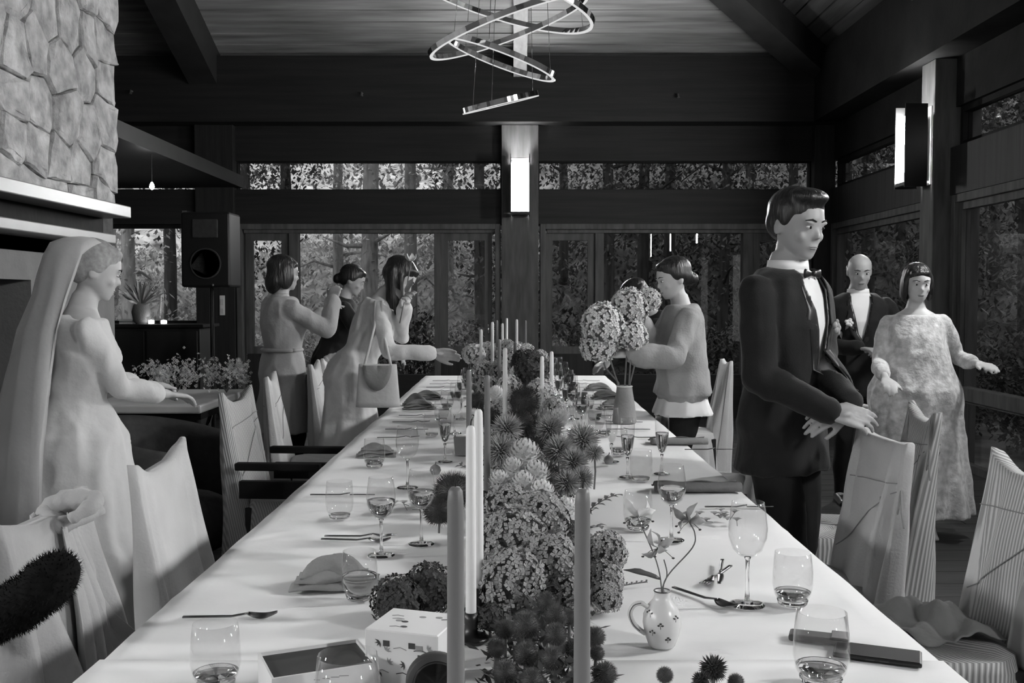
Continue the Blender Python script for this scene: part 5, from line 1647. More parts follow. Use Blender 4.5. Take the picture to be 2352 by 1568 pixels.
# spiky plant in a pot, tealights and a tray on the alcove cabinet
pp = P(325, 745, 9.1)
pl = empty('potted_plant', (pp.x, 9.1, cz)); tag(pl, 'spiky leaved plant in a grey pot on the dark cabinet', 'plant')
bm = NB(); lathe(bm, [(0, 0), (.05, 0), (.075, .05), (.085, .11), (.07, .17), (.055, .19), (.048, .19), (.06, .165), (.07, .11), (0, .02)], 24); obj('pot', bm, 'napkin_grey', pl, True)
random.seed(2)
for k in range(46):
    a = random.uniform(0, 6.28); el = random.uniform(.15, 1.45); L = random.uniform(.17, .27)
    d = Vector((cos(a) * cos(el), sin(a) * cos(el), sin(el)))
    bm = NB(); petal(bm, (d.x * .02, d.y * .02, .18), Vector((0, 0, .18)) + d * L, .011, .006, (d.y, -d.x, .3)); obj('leaf', bm, 'petal_pale', pl, True)
for i, px in enumerate((341, 370)):
    p = P(px, 745, 8.98); e = empty('tealight_jar', (p.x, 9.05, cz)); tag(e, 'glowing tealight in a glass jar on cabinet, %s one' % ('left' if i == 0 else 'right'), 'candle', 'tealight jars on the cabinet')
    h = .07 if i == 0 else .26
    bm = NB(); lathe(bm, [(0, 0), (.035, 0), (.042, h), (.039, h), (.033, .006), (0, .006)], 20); bmesh.ops.recalc_face_normals(bm, faces=bm.faces); obj('jar', bm, 'drink_glass', e, True)
    bm = NB(); lathe(bm, [(0, .007), (.026, .007), (.026, .035), (.006, .04), (0, .042)], 16); obj('flame_wax', bm, 'tealight_glow', e, True)
p = P(292, 745, 9.1); e = empty('tray', (p.x, 9.12, cz)); tag(e, 'stack of two pale trays at the left end of cabinet', 'tray')
for k in range(2):
    bm = box(NB(), -.06, .06, -.06, .06, k * .024 + .001, k * .024 + .02); bevel(bm, .004); obj('tray_plate', bm, 'carton', e)
# black furry stole thrown over the nearest left chair
random.seed(6)
fs = empty('fur_stole', (-1.12, 2.28, 0.62)); tag(fs, 'black furry stole hanging over the nearest left chair', 'stole')
A = [P(-60, 1440, 2.12), P(30, 1400, 2.05), P(100, 1350, 2.0), P(130, 1318, 2.0)]
A = [a - Vector((-1.12, 2.28, 0.62)) for a in A]
bm = NB()
for a, b in zip(A[:-1], A[1:]): capsule(bm, a, b, .055, .05, 16)
cm = remeshed(bm, .012, 4); finish('pelt', cm, 'fur_black', fs)
bm = NB()
for v in cm.vertices:
    if random.random() < .95:
        for q_ in range(4):
            nn = (v.normal + Vector((random.gauss(0, .35), random.gauss(0, .35), random.gauss(0, .35)))).normalized(); u, w__ = basis(nn)
            L = random.uniform(.006, .014)
            bm.faces.new((bm.verts.new(v.co + u * .0012), bm.verts.new(v.co - u * .0012), bm.verts.new(v.co + nn * L)))
f = obj('fur', bm, 'fur_black', fs); tag(f, kind='stuff')
# ================================================================== PEOPLE
def ik(a, b, l1, l2, hint):
    """elbow/knee position between a and b"""
    d = b - a; L = d.length
    if L > (l1 + l2) * .995:
        b = a + d * ((l1 + l2) * .995 / L); d = b - a; L = d.length
    x = (l1 * l1 - l2 * l2 + L * L) / (2 * L); h = sqrt(max(1e-6, l1 * l1 - x * x))
    dn = d.normalized(); hv = (hint - dn * hint.dot(dn))
    if hv.length < 1e-4: hv = Vector((0, -1, 0))
    return a + dn * x + hv.normalized() * h, b
class Person:
    """local frame: +y is the way the figure faces, +x its right side, z=0 floor"""
    RM = [(.47, .080, .060, 0), (.525, .097, .064, -.004), (.57, .094, .060, 0), (.62, .080, .054, .004), (.67, .085, .058, .004), (.73, .098, .065, .004), (.785, .104, .060, -.004), (.815, .086, .050, -.006), (.838, .043, .040, -.006), (.875, .033, .036, 0)]
    RF = [(.47, .082, .062, 0), (.525, .100, .066, -.006), (.57, .090, .060, 0), (.625, .068, .049, .004), (.67, .074, .055, .006), (.725, .086, .068, .010), (.78, .090, .054, -.002), (.815, .074, .044, -.006), (.838, .036, .034, -.006), (.875, .027, .030, 0)]
    def __init__(s, name, X, Y, face, Ht, label, female=False, lean=0, side=0, twist=0, head=(0, 0, 0), z0=0.0):
        s.e = empty('person', (X, Y, z0), radians(face)); tag(s.e, label, 'person')
        s.H = Ht; s.f = female; s.name = name
        s.Mi = (Matrix.Translation((X, Y, z0)) @ Matrix.Rotation(radians(face), 4, 'Z')).inverted()
        s.U = Matrix.Rotation(radians(twist), 3, 'Z') @ Matrix.Rotation(radians(-lean), 3, 'X') @ Matrix.Rotation(radians(side), 3, 'Y')
        s.piv = Vector((0, 0, .53 * Ht))
        s.Hd = s.U @ (Matrix.Rotation(radians(head[0]), 3, 'Z') @ Matrix.Rotation(radians(-head[1]), 3, 'X') @ Matrix.Rotation(radians(head[2]), 3, 'Y'))
        h = Ht
        sw = .100 * h if female else .112 * h
        s.sh = {1: s.up((sw * .98, -.004 * h, .788 * h)), -1: s.up((-sw * .98, -.004 * h, .788 * h))}
        s.neck = s.up((0, -.004 * h, .855 * h)); s.hd0 = s.up((0, .004 * h, .868 * h)); s.hh = .130 * h
        s.hip = {1: Vector((.05 * h, 0, .505 * h)), -1: Vector((-.05 * h, 0, .505 * h))}
        s.foot = {1: Vector((.06 * h, 0, .04 * h)), -1: Vector((-.06 * h, 0.0, .04 * h))}
        s.arm = {}; s.hand_dir = {}
        for k in (1, -1):
            s.set_arm(k, s.sh[k] + Vector((k * .05, .04, -.30 * h)), local=True)
    def loc(s, wv): return s.Mi @ Vector(wv)
    def up(s, p):
        p = Vector(p); t = min(1, max(0, (p.z / s.H - .50) / .08))
        q = s.piv + s.U @ (p - s.piv)
        return p.lerp(q, t)
    def set_arm(s, k, target, hint=None, local=False, hand=None):
        t = Vector(target) if local else s.loc(target)
        hint = Vector(hint) if hint else Vector((k * .5, -.6, -.6))
        el, wr = ik(s.sh[k], t, .165 * s.H, .150 * s.H, hint)
        s.arm[k] = (el, wr)
        s.hand_dir[k] = (Vector(hand) if hand else (wr - el)).normalized()
    def set_legs(s, stride=0.0, spread=.055):
        for k in (1, -1):
            s.foot[k] = Vector((k * spread * s.H, k * stride, .04 * s.H))
    # ---- shapes
    def wd_at(s, z):
        R = s.RF if s.f else s.RM
        for a, b in zip(R[:-1], R[1:]):
            if a[0] <= z <= b[0]:
                t = (z - a[0]) / (b[0] - a[0]); return a[1] + (b[1] - a[1]) * t, a[2] + (b[2] - a[2]) * t
        return R[0][1], R[0][2]
    def torso(s, bm, grow=0.0, z0=.47, z1=.875, n=28, scale=1.0, boxy=False):
        rings = []
        R = s.RF if s.f else s.RM
        for (z, w_, d_, o_) in R:
            if z < z0 - 1e-6 or z > z1 + 1e-6: continue
            if boxy and z < .73: w_ = max(w_, .094); d_ = max(d_, .066)
            rings.append([s.up(((w_ * s.H * scale + grow) * math.copysign(abs(cos(2 * pi * k / n)) ** .85, cos(2 * pi * k / n)), (o_ * s.H) + (d_ * s.H * scale + grow) * math.copysign(abs(sin(2 * pi * k / n)) ** .9, sin(2 * pi * k / n)), z * s.H)) for k in range(n)])
        loft(bm, rings)
    def limb_arm(s, bm, grow=0.0, end=1.0, k_only=None, flare=0.0):
        h = s.H
        for k in (1, -1):
            if k_only and k != k_only: continue
            el, wr = s.arm[k]
            f = .9 if s.f else 1.0
            capsule(bm, s.sh[k], el, .0265 * h * f + grow, .0205 * h * f + grow)
            e2 = el.lerp(wr, end)
            capsule(bm, el, e2, .0210 * h * f + grow, (.0140 * h * f + (1 - end) * .01) + grow + flare)
    def limb_leg(s, bm, grow=0.0, end=1.0):
        h = s.H
        for k in (1, -1):
            kn, an = ik(s.hip[k], s.foot[k], .235 * h, .235 * h, Vector((0, 1, 0)))
            capsule(bm, s.hip[k], kn, .049 * h + grow, .031 * h + grow)
            capsule(bm, kn, kn.lerp(an, end), .032 * h + grow, .020 * h + grow)
    def hands(s, bm, curl=(.5, .5), roll=(0, 0)):
        h = s.H; hl = .104 * h
        for idx, k in enumerate((1, -1)):
            wr = s.arm[k][1]; d = s.hand_dir[k]
            cu = curl[idx]
            side_ = d.cross(Vector((0, 0, 1)))
            if side_.length < .2: side_ = Vector((1, 0, 0))
            side_.normalize(); nrm = side_.cross(d).normalized()
            if nrm.z > 0: pass
            # palm side = down (-nrm when nrm points up)
            if nrm.z < 0: nrm = -nrm
            Rr = Matrix.Rotation(radians(roll[idx]), 3, d); side_ = Rr @ side_; nrm = Rr @ nrm
            knx = []
            for q in range(4):
                o_ = (q - 1.5) * .0235 * (h / 1.75)
                kn = wr + d * hl * (.46 - .02 * abs(q - 1.3)) + side_ * o_
                capsule(bm, wr + side_ * o_ * .6 + d * .01, kn, .0125, .0115, 8); knx.append(kn)
            ellip(bm, wr + d * hl * .25, (.03 * h / 1.75, .03 * h / 1.75, .014), None)
            for q in range(4):
                L = hl * (.50, .56, .53, .42)[q] ; p = knx[q]; cq = cu * (.75 + .22 * q * (1 if k > 0 else .8)); ang = cq * .35
                for seg, (ls, rr) in enumerate(((.44, .0100), (.32, .0094), (.24, .0085))):
                    dd = d * cos(ang) - nrm * sin(ang)
                    nx_ = p + dd * L * ls; capsule(bm, p, nx_, rr, rr * .92, 8); p = nx_; ang += cq * (.75, .6, .3)[seg]
            th_side = side_ * (1 if side_.x * k < 0 else -1)
            p = wr + d * hl * .12 + th_side * .022
            for ls, rr, a in ((.26, .0135, .6), (.22, .0115, .35), (.17, .0100, .15)):
                nx_ = p + (d * cos(a) + th_side * sin(a) - nrm * .35 * cu).normalized() * hl * ls; capsule(bm, p, nx_, rr, rr * .9, 8); p = nx_
    def hp(s, x, y, z):
        """head-local point in head heights, origin at the chin base on the neck axis"""
        return s.hd0 + s.Hd @ Vector((x * s.hh, y * s.hh, z * s.hh))
    def head(s, bm):
        rings = []
        for (z, w_, d_, o_) in ((0.0, .10, .09, .27), (.05, .17, .17, .21), (.14, .235, .27, .13), (.25, .285, .36, .06), (.36, .315, .405, .02), (.5, .335, .43, 0), (.64, .35, .455, -.02), (.78, .325, .425, -.03), (.90, .235, .31, -.03), (.97, .12, .16, -.03), (1.0, .03, .04, -.03)):
            rings.append([s.hp(w_ * cos(2 * pi * k / 24), o_ + d_ * sin(2 * pi * k / 24), z) for k in range(24)])
        loft(bm, rings)
        capsule(bm, s.up((0, -.006 * s.H, .82 * s.H)), s.hp(0, -.02, .25), (.030 if s.f else .034) * s.H, (.027 if s.f else .032) * s.H)
        R3 = s.Hd
        hh = s.hh
        ellip(bm, s.hp(0, .445, .365), (.055 * hh, .06 * hh, .04 * hh), R3); capsule(bm, s.hp(0, .39, .53), s.hp(0, .475, .375), .022 * hh, .032 * hh, 10)
        ellip(bm, s.hp(0, .39, .205), (.11 * hh, .045 * hh, .035 * hh), R3); ellip(bm, s.hp(0, .38, .165), (.09 * hh, .045 * hh, .03 * hh), R3)
        ellip(bm, s.hp(0, .30, .06), (.10 * hh, .09 * hh, .07 * hh), R3)
        for k in (1, -1):
            ellip(bm, s.hp(k * .345, -.06, .44), (.035 * hh, .085 * hh, .135 * hh), R3)
            ellip(bm, s.hp(k * .13, .385, .575), (.11 * hh, .05 * hh, .03 * hh), R3)
            ellip(bm, s.hp(k * .19, .285, .35), (.085 * hh, .085 * hh, .09 * hh), R3)
    def body(s, skin='skin', voxel=.008, curl=(.5, .5), feet=True, roll=(0, 0)):
        bm = NB()
        s.torso(bm); s.limb_arm(bm); s.limb_leg(bm); s.hands(bm, curl, roll); s.head(bm)
        for k in (1, -1):
            a = s.foot[k]; capsule(bm, a + Vector((0, -.02, -.012 * s.H)), a + Vector((0, .10 * s.H, -.024 * s.H)), .020 * s.H, .013 * s.H)
        me = remeshed(bm, voxel, 2)
        s.b = finish('body', me, skin, s.e)
        s.face(); return s
    def face(s):
        hh = s.hh
        for k in (1, -1):
            bm = NB(); ellip(bm, s.hp(k * .135, .372, .50), (.055 * hh, .045 * hh, .024 * hh), s.Hd); ey = obj('eye', bm, 'eye_white', s.e, True)
            bm = NB(); ellip(bm, s.hp(k * .135, .408, .50), (.026 * hh, .013 * hh, .024 * hh), s.Hd); obj('iris', bm, 'eye_dark', ey, True)
            bm = NB(); tube(bm, [s.hp(k * .06, .435, .595), s.hp(k * .14, .428, .625), s.hp(k * .235, .37, .60)], [.012 * hh, .014 * hh, .006 * hh], 6); obj('eyebrow', bm, 'hair_black', s.e, True)
        bm = NB(); ellip(bm, s.hp(0, .405, .205), (.095 * hh, .035 * hh, .014 * hh), s.Hd); ellip(bm, s.hp(0, .398, .177), (.08 * hh, .036 * hh, .016 * hh), s.Hd); obj('lips', bm, 'lip', s.e, True)
    def hair(s, style, mat='hair_black', voxel=.010):
        bm = NB(); hh = s.hh; R3 = s.Hd
        if style == 'bald':
            for k in (1, -1): ellip(bm, s.hp(k * .31, -.18, .52), (.06 * hh, .2 * hh, .13 * hh), R3)
            ellip(bm, s.hp(0, -.38, .42), (.26 * hh, .10 * hh, .16 * hh), R3)
        else:
            ellip(bm, s.hp(0, -.085, .70), (.395 * hh, .49 * hh, .39 * hh), R3); ellip(bm, s.hp(0, -.20, .50), (.375 * hh, .34 * hh, .33 * hh), R3)
            if style == 'short':
                ellip(bm, s.hp(.02, .16, .95), (.32 * hh, .30 * hh, .14 * hh), R3)
                for k in (1, -1): ellip(bm, s.hp(k * .33, .02, .60), (.055 * hh, .12 * hh, .15 * hh), R3)
            if style == 'bob':
                for k in (1, -1):
                    ellip(bm, s.hp(k * .35, -.02, .38), (.10 * hh, .26 * hh, .42 * hh), R3)
                ellip(bm, s.hp(0, -.30, .22), (.40 * hh, .26 * hh, .42 * hh), R3); ellip(bm, s.hp(0, .28, .80), (.28 * hh, .13 * hh, .12 * hh), R3)
            if style == 'bun':
                ellip(bm, s.hp(0, -.52, .34), (.20 * hh, .18 * hh, .20 * hh), R3)
                for k in (1, -1): ellip(bm, s.hp(k * .33, -.06, .58), (.07 * hh, .2 * hh, .18 * hh), R3)
                ellip(bm, s.hp(0, .20, .88), (.30 * hh, .2 * hh, .12 * hh), R3)
            if style == 'long':
                for k in (-2, -1, 0, 1, 2):
                    p0 = s.hp(k * .15, -.34 + .05 * abs(k), .55)
                    drop = Vector((0, 0, -1))
                    p1 = p0 + s.Hd @ Vector((0, -.05, 0)) * hh + drop * hh * .9; p2 = p1 + drop * hh * (1.15 - .12 * abs(k)) + Vector((0, .02 * k, 0))
                    capsule(bm, p0, p1, .17 * hh, .16 * hh); capsule(bm, p1, p2, .16 * hh, .06 * hh)
                for k in (1, -1):
                    q0 = s.hp(k * .34, .05, .55); capsule(bm, q0, q0 + Vector((0, 0, -1)) * hh * 1.3, .09 * hh, .05 * hh)
                ellip(bm, s.hp(0, .2, .86), (.3 * hh, .2 * hh, .13 * hh), R3)
        return finish('hair', remeshed(bm, voxel, 3), mat, s.e)
    # ---- clothes
    def trousers(s, mat, grow=.014):
        bm = NB(); s.torso(bm, grow * .7, .47, .62); s.limb_leg(bm, grow, .98)
        ellip(bm, (0, 0, .5 * s.H), (.09 * s.H + grow, .062 * s.H + grow, .05 * s.H))
        return finish('trousers', wrinkle(remeshed(bm, .012, 3), .008, 8.0), mat, s.e)
    def shoes(s, mat):
        for k in (1, -1):
            a = s.foot[k]; bm = NB()
            capsule(bm, a + Vector((0, -.025, -.018 * s.H)), a + Vector((0, .105 * s.H, -.026 * s.H)), .024 * s.H, .016 * s.H)
            box(bm, a.x - .02 * s.H, a.x + .02 * s.H, a.y - .035 * s.H, a.y + .11 * s.H, 0.002, .012 * s.H)
            finish('shoe', remeshed(bm, .008, 3), mat, s.e)
    def top(s, name, mat, grow=.022, z0=.47, z1=.838, sleeve=1.0, sl_grow=None, voxel=.010, vcut=None, flare=0.0, skirt=None, z_neck=None, wr=.010, boxy=False):
        """jacket / coat / blouse: torso + sleeves in one shell; vcut=(z_button, width_top) opens a V at the front"""
        bm = NB(); s.torso(bm, grow, z0, z1, boxy=boxy)
        if sleeve > 0:
            slg = sl_grow if sl_grow is not None else grow * .8
            s.limb_arm(bm, slg, sleeve, flare=flare)
        if skirt:
            zb_, w_, d_, wob = skirt
            n = 28; rings = []
            aw, ad = (.094, .066) if boxy else s.wd_at(max(.50, (zb_ + .14) / s.H))
            for t in range(8):
                f = t / 7; zs_ = max(s.H * .50, zb_ + .14); z = zs_ + (zb_ - zs_) * f
                rings.append([((aw * s.H + grow) * (1 - f) * cos(2 * pi * k / n) + w_ * f * cos(2 * pi * k / n) * (1 + wob * sin(k * 1.6)), (ad * s.H + grow) * (1 - f) * sin(2 * pi * k / n) + d_ * f * sin(2 * pi * k / n) * (1 + wob * sin(k * 1.6)), z) for k in range(n)])
            loft(bm, rings)
            ellip(bm, (0, 0, .52 * s.H), (.097 * s.H + grow, .066 * s.H + grow, .06 * s.H))
        me = wrinkle(remeshed(bm, voxel, 3), wr, 8.0, seed=s.H * 7 + z0)
        if vcut:
            zb_, wt = vcut
            b2_ = bmesh.new(); b2_.from_mesh(me)
            kill = []
            Ui = s.U.inverted()
            for f_ in b2_.faces:
                c = f_.calc_center_median(); q = s.piv + Ui @ (c - s.piv)
                zt = .80 * s.H
                if q.y > 0 and q.z > zb_ * s.H and q.z < .86 * s.H:
                    w_ = wt * min(1.0, (q.z - zb_ * s.H) / (zt - zb_ * s.H))
                    if abs(q.x) < w_: kill.append(f_)
            bmesh.ops.delete(b2_, geom=kill, context='FACES'); b2_.to_mesh(me); b2_.free()
        o = finish(name, me, mat, s.e)
        if vcut:
            so = o.modifiers.new('thick', 'SOLIDIFY'); so.thickness = .006; so.offset = 1
        return o
    def shirt(s, mat='shirt_white', z0=.57):
        bm = NB(); s.torso(bm, .011, z0, .838); capsule(bm, s.up((0, -.004, .828 * s.H)), s.up((0, .0, .852 * s.H)), .040 * s.H, .037 * s.H)
        return finish('shirt', remeshed(bm, .009, 2), mat, s.e)
    def dress(s, mat, hem, w_, d_, top_z=.815, folds=9, amp=.06, sleeve=0.0, waist=.625, shift=(0, 0), name='dress', grow=.014, wr=.010, voxel=.011):
        bm = NB(); n = 72; rings = []
        R = s.RF if s.f else s.RM
        wr_ = [r for r in R if abs(r[0] - waist) < .03]
        w0, d0, o0 = (wr_[0][1:] if wr_ else (.07, .05, 0))
        for t in range(15):
            f = t / 14; z = hem + (waist * s.H - hem) * f
            g_ = (1 - f) ** .8
            ww = (w0 * s.H + grow) * (1 - g_) + w_ * g_; dd = (d0 * s.H + grow) * (1 - g_) + d_ * g_
            hb = math.exp(-((z / s.H - .53) / .05) ** 2) * .02 * s.H
            ring_ = []
            for k in range(n):
                a = 2 * pi * k / n; m_ = 1 + amp * g_ * (sin(folds * a + s.H * 9 + 2 * f) + .5 * sin(folds * 1.9 * a + 1))
                p = Vector(((ww + hb) * m_ * cos(a) + shift[0] * g_, (dd + hb) * m_ * sin(a) + shift[1] * g_ + o0 * s.H * f, z))
                ring_.append(s.up(p) if z > .5 * s.H else p)
            rings.append(ring_)
        loft(bm, rings)
        s.torso(bm, grow, .525, top_z)
        if sleeve > 0: s.limb_arm(bm, .013, sleeve, flare=.014)
        return finish(name, wrinkle(remeshed(bm, voxel, 2), wr, 8.0, seed=s.H * 5), mat, s.e)
    def applique(s, target, outline, name, mat, off=.004, n=10, vmin=None):
        """a flat cloth piece laid on the chest: outline = [(x_in, x_out, z), ...] in upper-body coordinates"""
        bv = BVHTree.FromPolygons([v.co[:] for v in target.data.vertices], [p.vertices[:] for p in target.data.polygons])
        bm = NB(); V = []
        fw = s.U @ Vector((0, 1, 0))
        for (xi, xo, z) in outline:
            row = []
            for k in range(5):
                x = xi + (xo - xi) * k / 4
                xs = math.copysign(max(abs(x), vmin(z)), x) if vmin else x
                o_ = s.up((xs, .6, z))
                h = bv.ray_cast(o_, -fw)
                c = (h[0] if h[0] is not None and (h[0] - o_).length < .8 else s.up((x, .1, z))) + fw * off + s.U @ Vector((x - xs, 0, 0))
                row.append(bm.verts.new(c))
            V.append(row)
        for a, b in zip(V[:-1], V[1:]):
            for k in range(4): bm.faces.new((a[k], a[k + 1], b[k + 1], b[k]))
        o = obj(name, bm, mat, s.e, True); so = o.modifiers.new('thick', 'SOLIDIFY'); so.thickness = .004
        return o
    def suit(s, mat='suit_black', bow=True, button=.60):
        s.shirt()
        jk = s.top('jacket', mat, .024, .47, .838, .96, vcut=(button, .062 * s.H / 1.75 * 1.15), skirt=(.43 * s.H, .115 * s.H, .083 * s.H, .02))
        h = s.H
        for k in (1, -1):
            wt = .062 * s.H / 1.75 * 1.15
            wv = lambda z: wt * min(1.0, max(0, (z - button * h) / (.80 * h - button * h)))
            s.applique(jk, [(k * (wv(z * h) - .008), k * (wv(z * h) + ex), z * h) for z, ex in ((button + .005, .006), (.64, .026), (.68, .040), (.72, .050), (.745, .052), (.76, .036), (.80, .022), (.83, .012))], 'lapel', 'suit_satin', vmin=lambda z: wv(z) + .014)
        bm = NB(); loft(bm, [[s.up((r * h * 1.04 * cos(q * pi / 12), -.004 * h + r * h * sin(q * pi / 12), z * h)) for q in range(24)] for (z, r) in ((.832, .0435), (.858, .0400), (.858, .0385), (.834, .041))]); bmesh.ops.recalc_face_normals(bm, faces=bm.faces); obj('shirt_collar', bm, 'shirt_white', s.e, True)
        if bow:
            c = s.up((0, .070 * h * .62 + .016, .832 * h)); bm = NB()
            for k in (1, -1):
                rings = []
                for t in range(6):
                    f = t / 5; x = k * (.008 + .048 * f); hh2 = .008 + .014 * f - .004 * f * f
                    rings.append([c + s.U @ Vector((x, .006 * cos(a) , hh2 * sin(a))) for a in [q * pi / 4 for q in range(8)]])
                loft(bm, rings)
            ellip(bm, c + s.U @ Vector((0, .006, 0)), (.012, .010, .012)); bmesh.ops.recalc_face_normals(bm, faces=bm.faces)
            obj('bow_tie', bm, 'suit_satin', s.e, True)
        for k in (1, -1):
            el, wr = s.arm[k]; d = (wr - el).normalized()
            bm = NB(); capsule(bm, wr - d * .045, wr - d * .012, .0215 * h, .020 * h); finish('shirt_cuff', remeshed(bm, .007, 2), 'shirt_white', s.e)
        s.jk = jk; return jk
    def boutonniere(s, side=-1, mat='petal_white'):
        h = s.H; o_ = s.up((side * .085, .6, .725 * h)); fw = s.U @ Vector((0, 1, 0))
        bv = BVHTree.FromPolygons([v.co[:] for v in s.jk.data.vertices], [p.vertices[:] for p in s.jk.data.polygons])
        hit = bv.ray_cast(o_, -fw); c = (hit[0] if hit[0] is not None else s.up((side * .085, .12, .725 * h))) + fw * .02
        bm = NB()
        for j in range(9):
            t = j * 2.4; r = .007 + .0022 * j
            ellip(bm, c + s.U @ Vector((cos(t) * r, .004 * (j % 3), sin(t) * r)), (.012, .008, .012), None, 10, 6)
        bt = obj('boutonniere', bm, mat, s.e, True)
        bm = NB(); petal(bm, c, c + s.U @ Vector((.03, .01, -.05)), .010, .004, fw); petal(bm, c, c + s.U @ Vector((-.03, .01, -.045)), .010, .004, fw)
        obj('leaf', bm, 'leaf_dark', bt, True)

# 1. man in a black suit with a bow tie, right of the table
p = Person('groom', 1.02, 3.76, -135, 1.83, 'person in black suit and bow tie standing right of the table', lean=2, head=(-14, 10, 0))
hA = P(1905, 945, 3.44); hB = P(1950, 930, 3.5)
p.set_arm(1, hA, (.25, -.7, -1), hand=p.Mi.to_3x3() @ Vector((.85, -.1, -.15)))
p.set_arm(-1, hB, (-.25, -.7, -1), hand=p.Mi.to_3x3() @ Vector((-.75, -.15, -.3)))
p.set_legs(.06)
p.body('skin', .006, (.55, .55), roll=(50, -50)); p.hair('short'); p.suit(); p.trousers('trouser_dark'); p.shoes('black_plastic'); p.boutonniere(-1, 'petal_grey')
# 2. person in white dress at the right
p = Person('guest', 2.42, 6.0, 165, 1.63, 'person in long white dress with pale shoes by the right window', True, head=(10, 8, 0))
p.set_arm(-1, P(2250, 835, 5.8), (-.3, -.5, -.8)); p.set_arm(1, P(2035, 870, 5.75), (.4, -.6, -.8))
p.body('skin_pale', .009); p.hair('bob'); p.dress('dress_lace', .14, .34, .29, .815, 10, .06, sleeve=.6, waist=.725, grow=.03); p.shoes('shoe_pale')
# 3. bald man in dark suit behind
p = Person('older', 2.40, 6.95, 172, 1.74, 'bald person in dark suit with white boutonniere behind the white dress', head=(0, 16, 0))
p.set_arm(1, P(1975, 800, 6.7), (.7, -.6, -.4)); p.set_arm(-1, P(2030, 800, 6.7), (-.7, -.6, -.4))
p.body('skin', .009); p.hair('bald', 'hair_grey'); p.suit(bow=False); p.trousers('trouser_dark'); p.shoes('black_plastic'); p.boutonniere(1)
# 4. person in linen jacket arranging hydrangeas
p = Person('florist', 0.98, 5.75, 96, 1.66, 'person in linen jacket arranging white hydrangeas at the right table edge', True, lean=3, head=(8, 12, 0))
p.set_arm(1, P(1468, 735, 5.62), (.6, -.5, -.6)); p.set_arm(-1, P(1445, 812, 5.45), (-.6, -.4, -.8))
p.body('skin_pale', .0065, (.6, .7), roll=(40, -40)); p.hair('bun')
p.top('blouse', 'shirt_white', .016, .47, .838, 0, skirt=(.76, .205, .175, .03))
jk = p.top('jacket', 'jacket_linen', .036, .57, .838, .80, sl_grow=.030, flare=.022, skirt=(.875, .205, .17, .03), boxy=True)
bm = NB()
rings = []
for (dz, r) in ((.0, .050), (.022, .046), (.026, .041), (.004, .043)):
    rings.append([p.up((r * 1.08 * cos(k * pi / 12), -.008 + r * sin(k * pi / 12), .832 * 1.66 + dz)) for k in range(24)])
loft(bm, rings); bmesh.ops.recalc_face_normals(bm, faces=bm.faces); obj('collar', bm, 'shirt_white', p.e, True)
p.trousers('trouser_dark'); p.shoes('black_plastic')
# 5. dark-haired person bending over the flowers behind the florist
p = Person('helper', 1.10, 6.55, 80, 1.62, 'dark-haired person bending behind the white hydrangea bouquet', True, lean=24, head=(0, 18, 0))
p.set_arm(1, (0.62, 6.45, 1.02)); p.set_arm(-1, (0.66, 6.62, 1.02))
p.body('skin', .009); p.hair('long'); p.top('sweater', 'trouser_dark', .02, .47, .838, .97); p.trousers('trouser_dark'); p.shoes('black_plastic')
# 6. person in trench coat
p = Person('coat', -1.62, 6.95, -52, 1.72, 'person in beige trench coat with dark bob reaching out to the right', True, head=(-8, 6, 0))
p.set_arm(1, P(765, 690, 7.05), (.5, -.4, -.9)); p.set_arm(-1, P(740, 720, 7.35), (-.5, -.3, -.9))
p.body('skin', .009); p.hair('bob')
p.top('trench_coat', 'coat_beige', .034, .47, .838, .94, sl_grow=.026, skirt=(.50, .235, .20, .03), flare=.012)
bm = NB()
loft(bm, [[p.up((r * 1.15 * cos(k * pi / 12), -.01 + r * sin(k * pi / 12), .815 * 1.72 + dz)) for k in range(24)] for (dz, r) in ((0, .074), (.055, .058), (.058, .052), (.0, .062))])
bmesh.ops.recalc_face_normals(bm, faces=bm.faces); obj('collar', bm, 'coat_beige', p.e, True)
bm = NB(); tube(bm, [((.075 * 1.72 + .036) * cos(k * pi / 16), (.055 * 1.72 + .034) * sin(k * pi / 16), .622 * 1.72) for k in range(33)], .013, 8); obj('belt', bm, 'coat_beige', p.e, True)
p.trousers('trouser_dark'); p.shoes('black_plastic')
# 7. long-haired person in pale dress leaning over the left table edge, flower in hand
p = Person('leaner', -1.05, 6.37, -80, 1.76, 'person with long dark hair in pale dress leaning over left table edge', True, lean=24, head=(-10, 14, 0))
p.set_arm(-1, P(930, 706, 6.25), (-.4, .2, -1)); p.set_arm(1, P(992, 812, 6.15), (.4, -.3, -.8))
p.body('skin_pale', .0065, (.3, .9), roll=(-60, 30)); p.hair('long'); p.dress('dress_white', .22, .27, .22, .815, 9, .07, sleeve=.93, grow=.026, wr=.014); p.shoes('shoe_pale')
bag_c = P(868, 885, 6.02); bag_top = p.e.matrix_basis @ (p.sh[1] + Vector((.0, 0, .06)))
# 8. person in black, behind
p = Person('dark', -1.52, 8.2, -75, 1.72, 'person in black clothes standing between trench coat and long-haired person', True, lean=14, head=(-10, 10, 0))
p.set_arm(1, (-1.0, 8.0, 1.0)); p.set_arm(-1, (-1.0, 8.35, 1.0))
p.body('skin', .009); p.hair('bun'); p.top('coat', 'suit_black', .03, .47, .838, .95, skirt=(.62, .22, .19, .03)); p.trousers('trouser_dark'); p.shoes('black_plastic')
bm = NB(); tube(bm, [p.hp(.2, -.42, .62), p.hp(0, -.55, .66), p.hp(-.2, -.42, .62)], .007, 6); obj('hair_clip', bm, 'chrome', p.e)
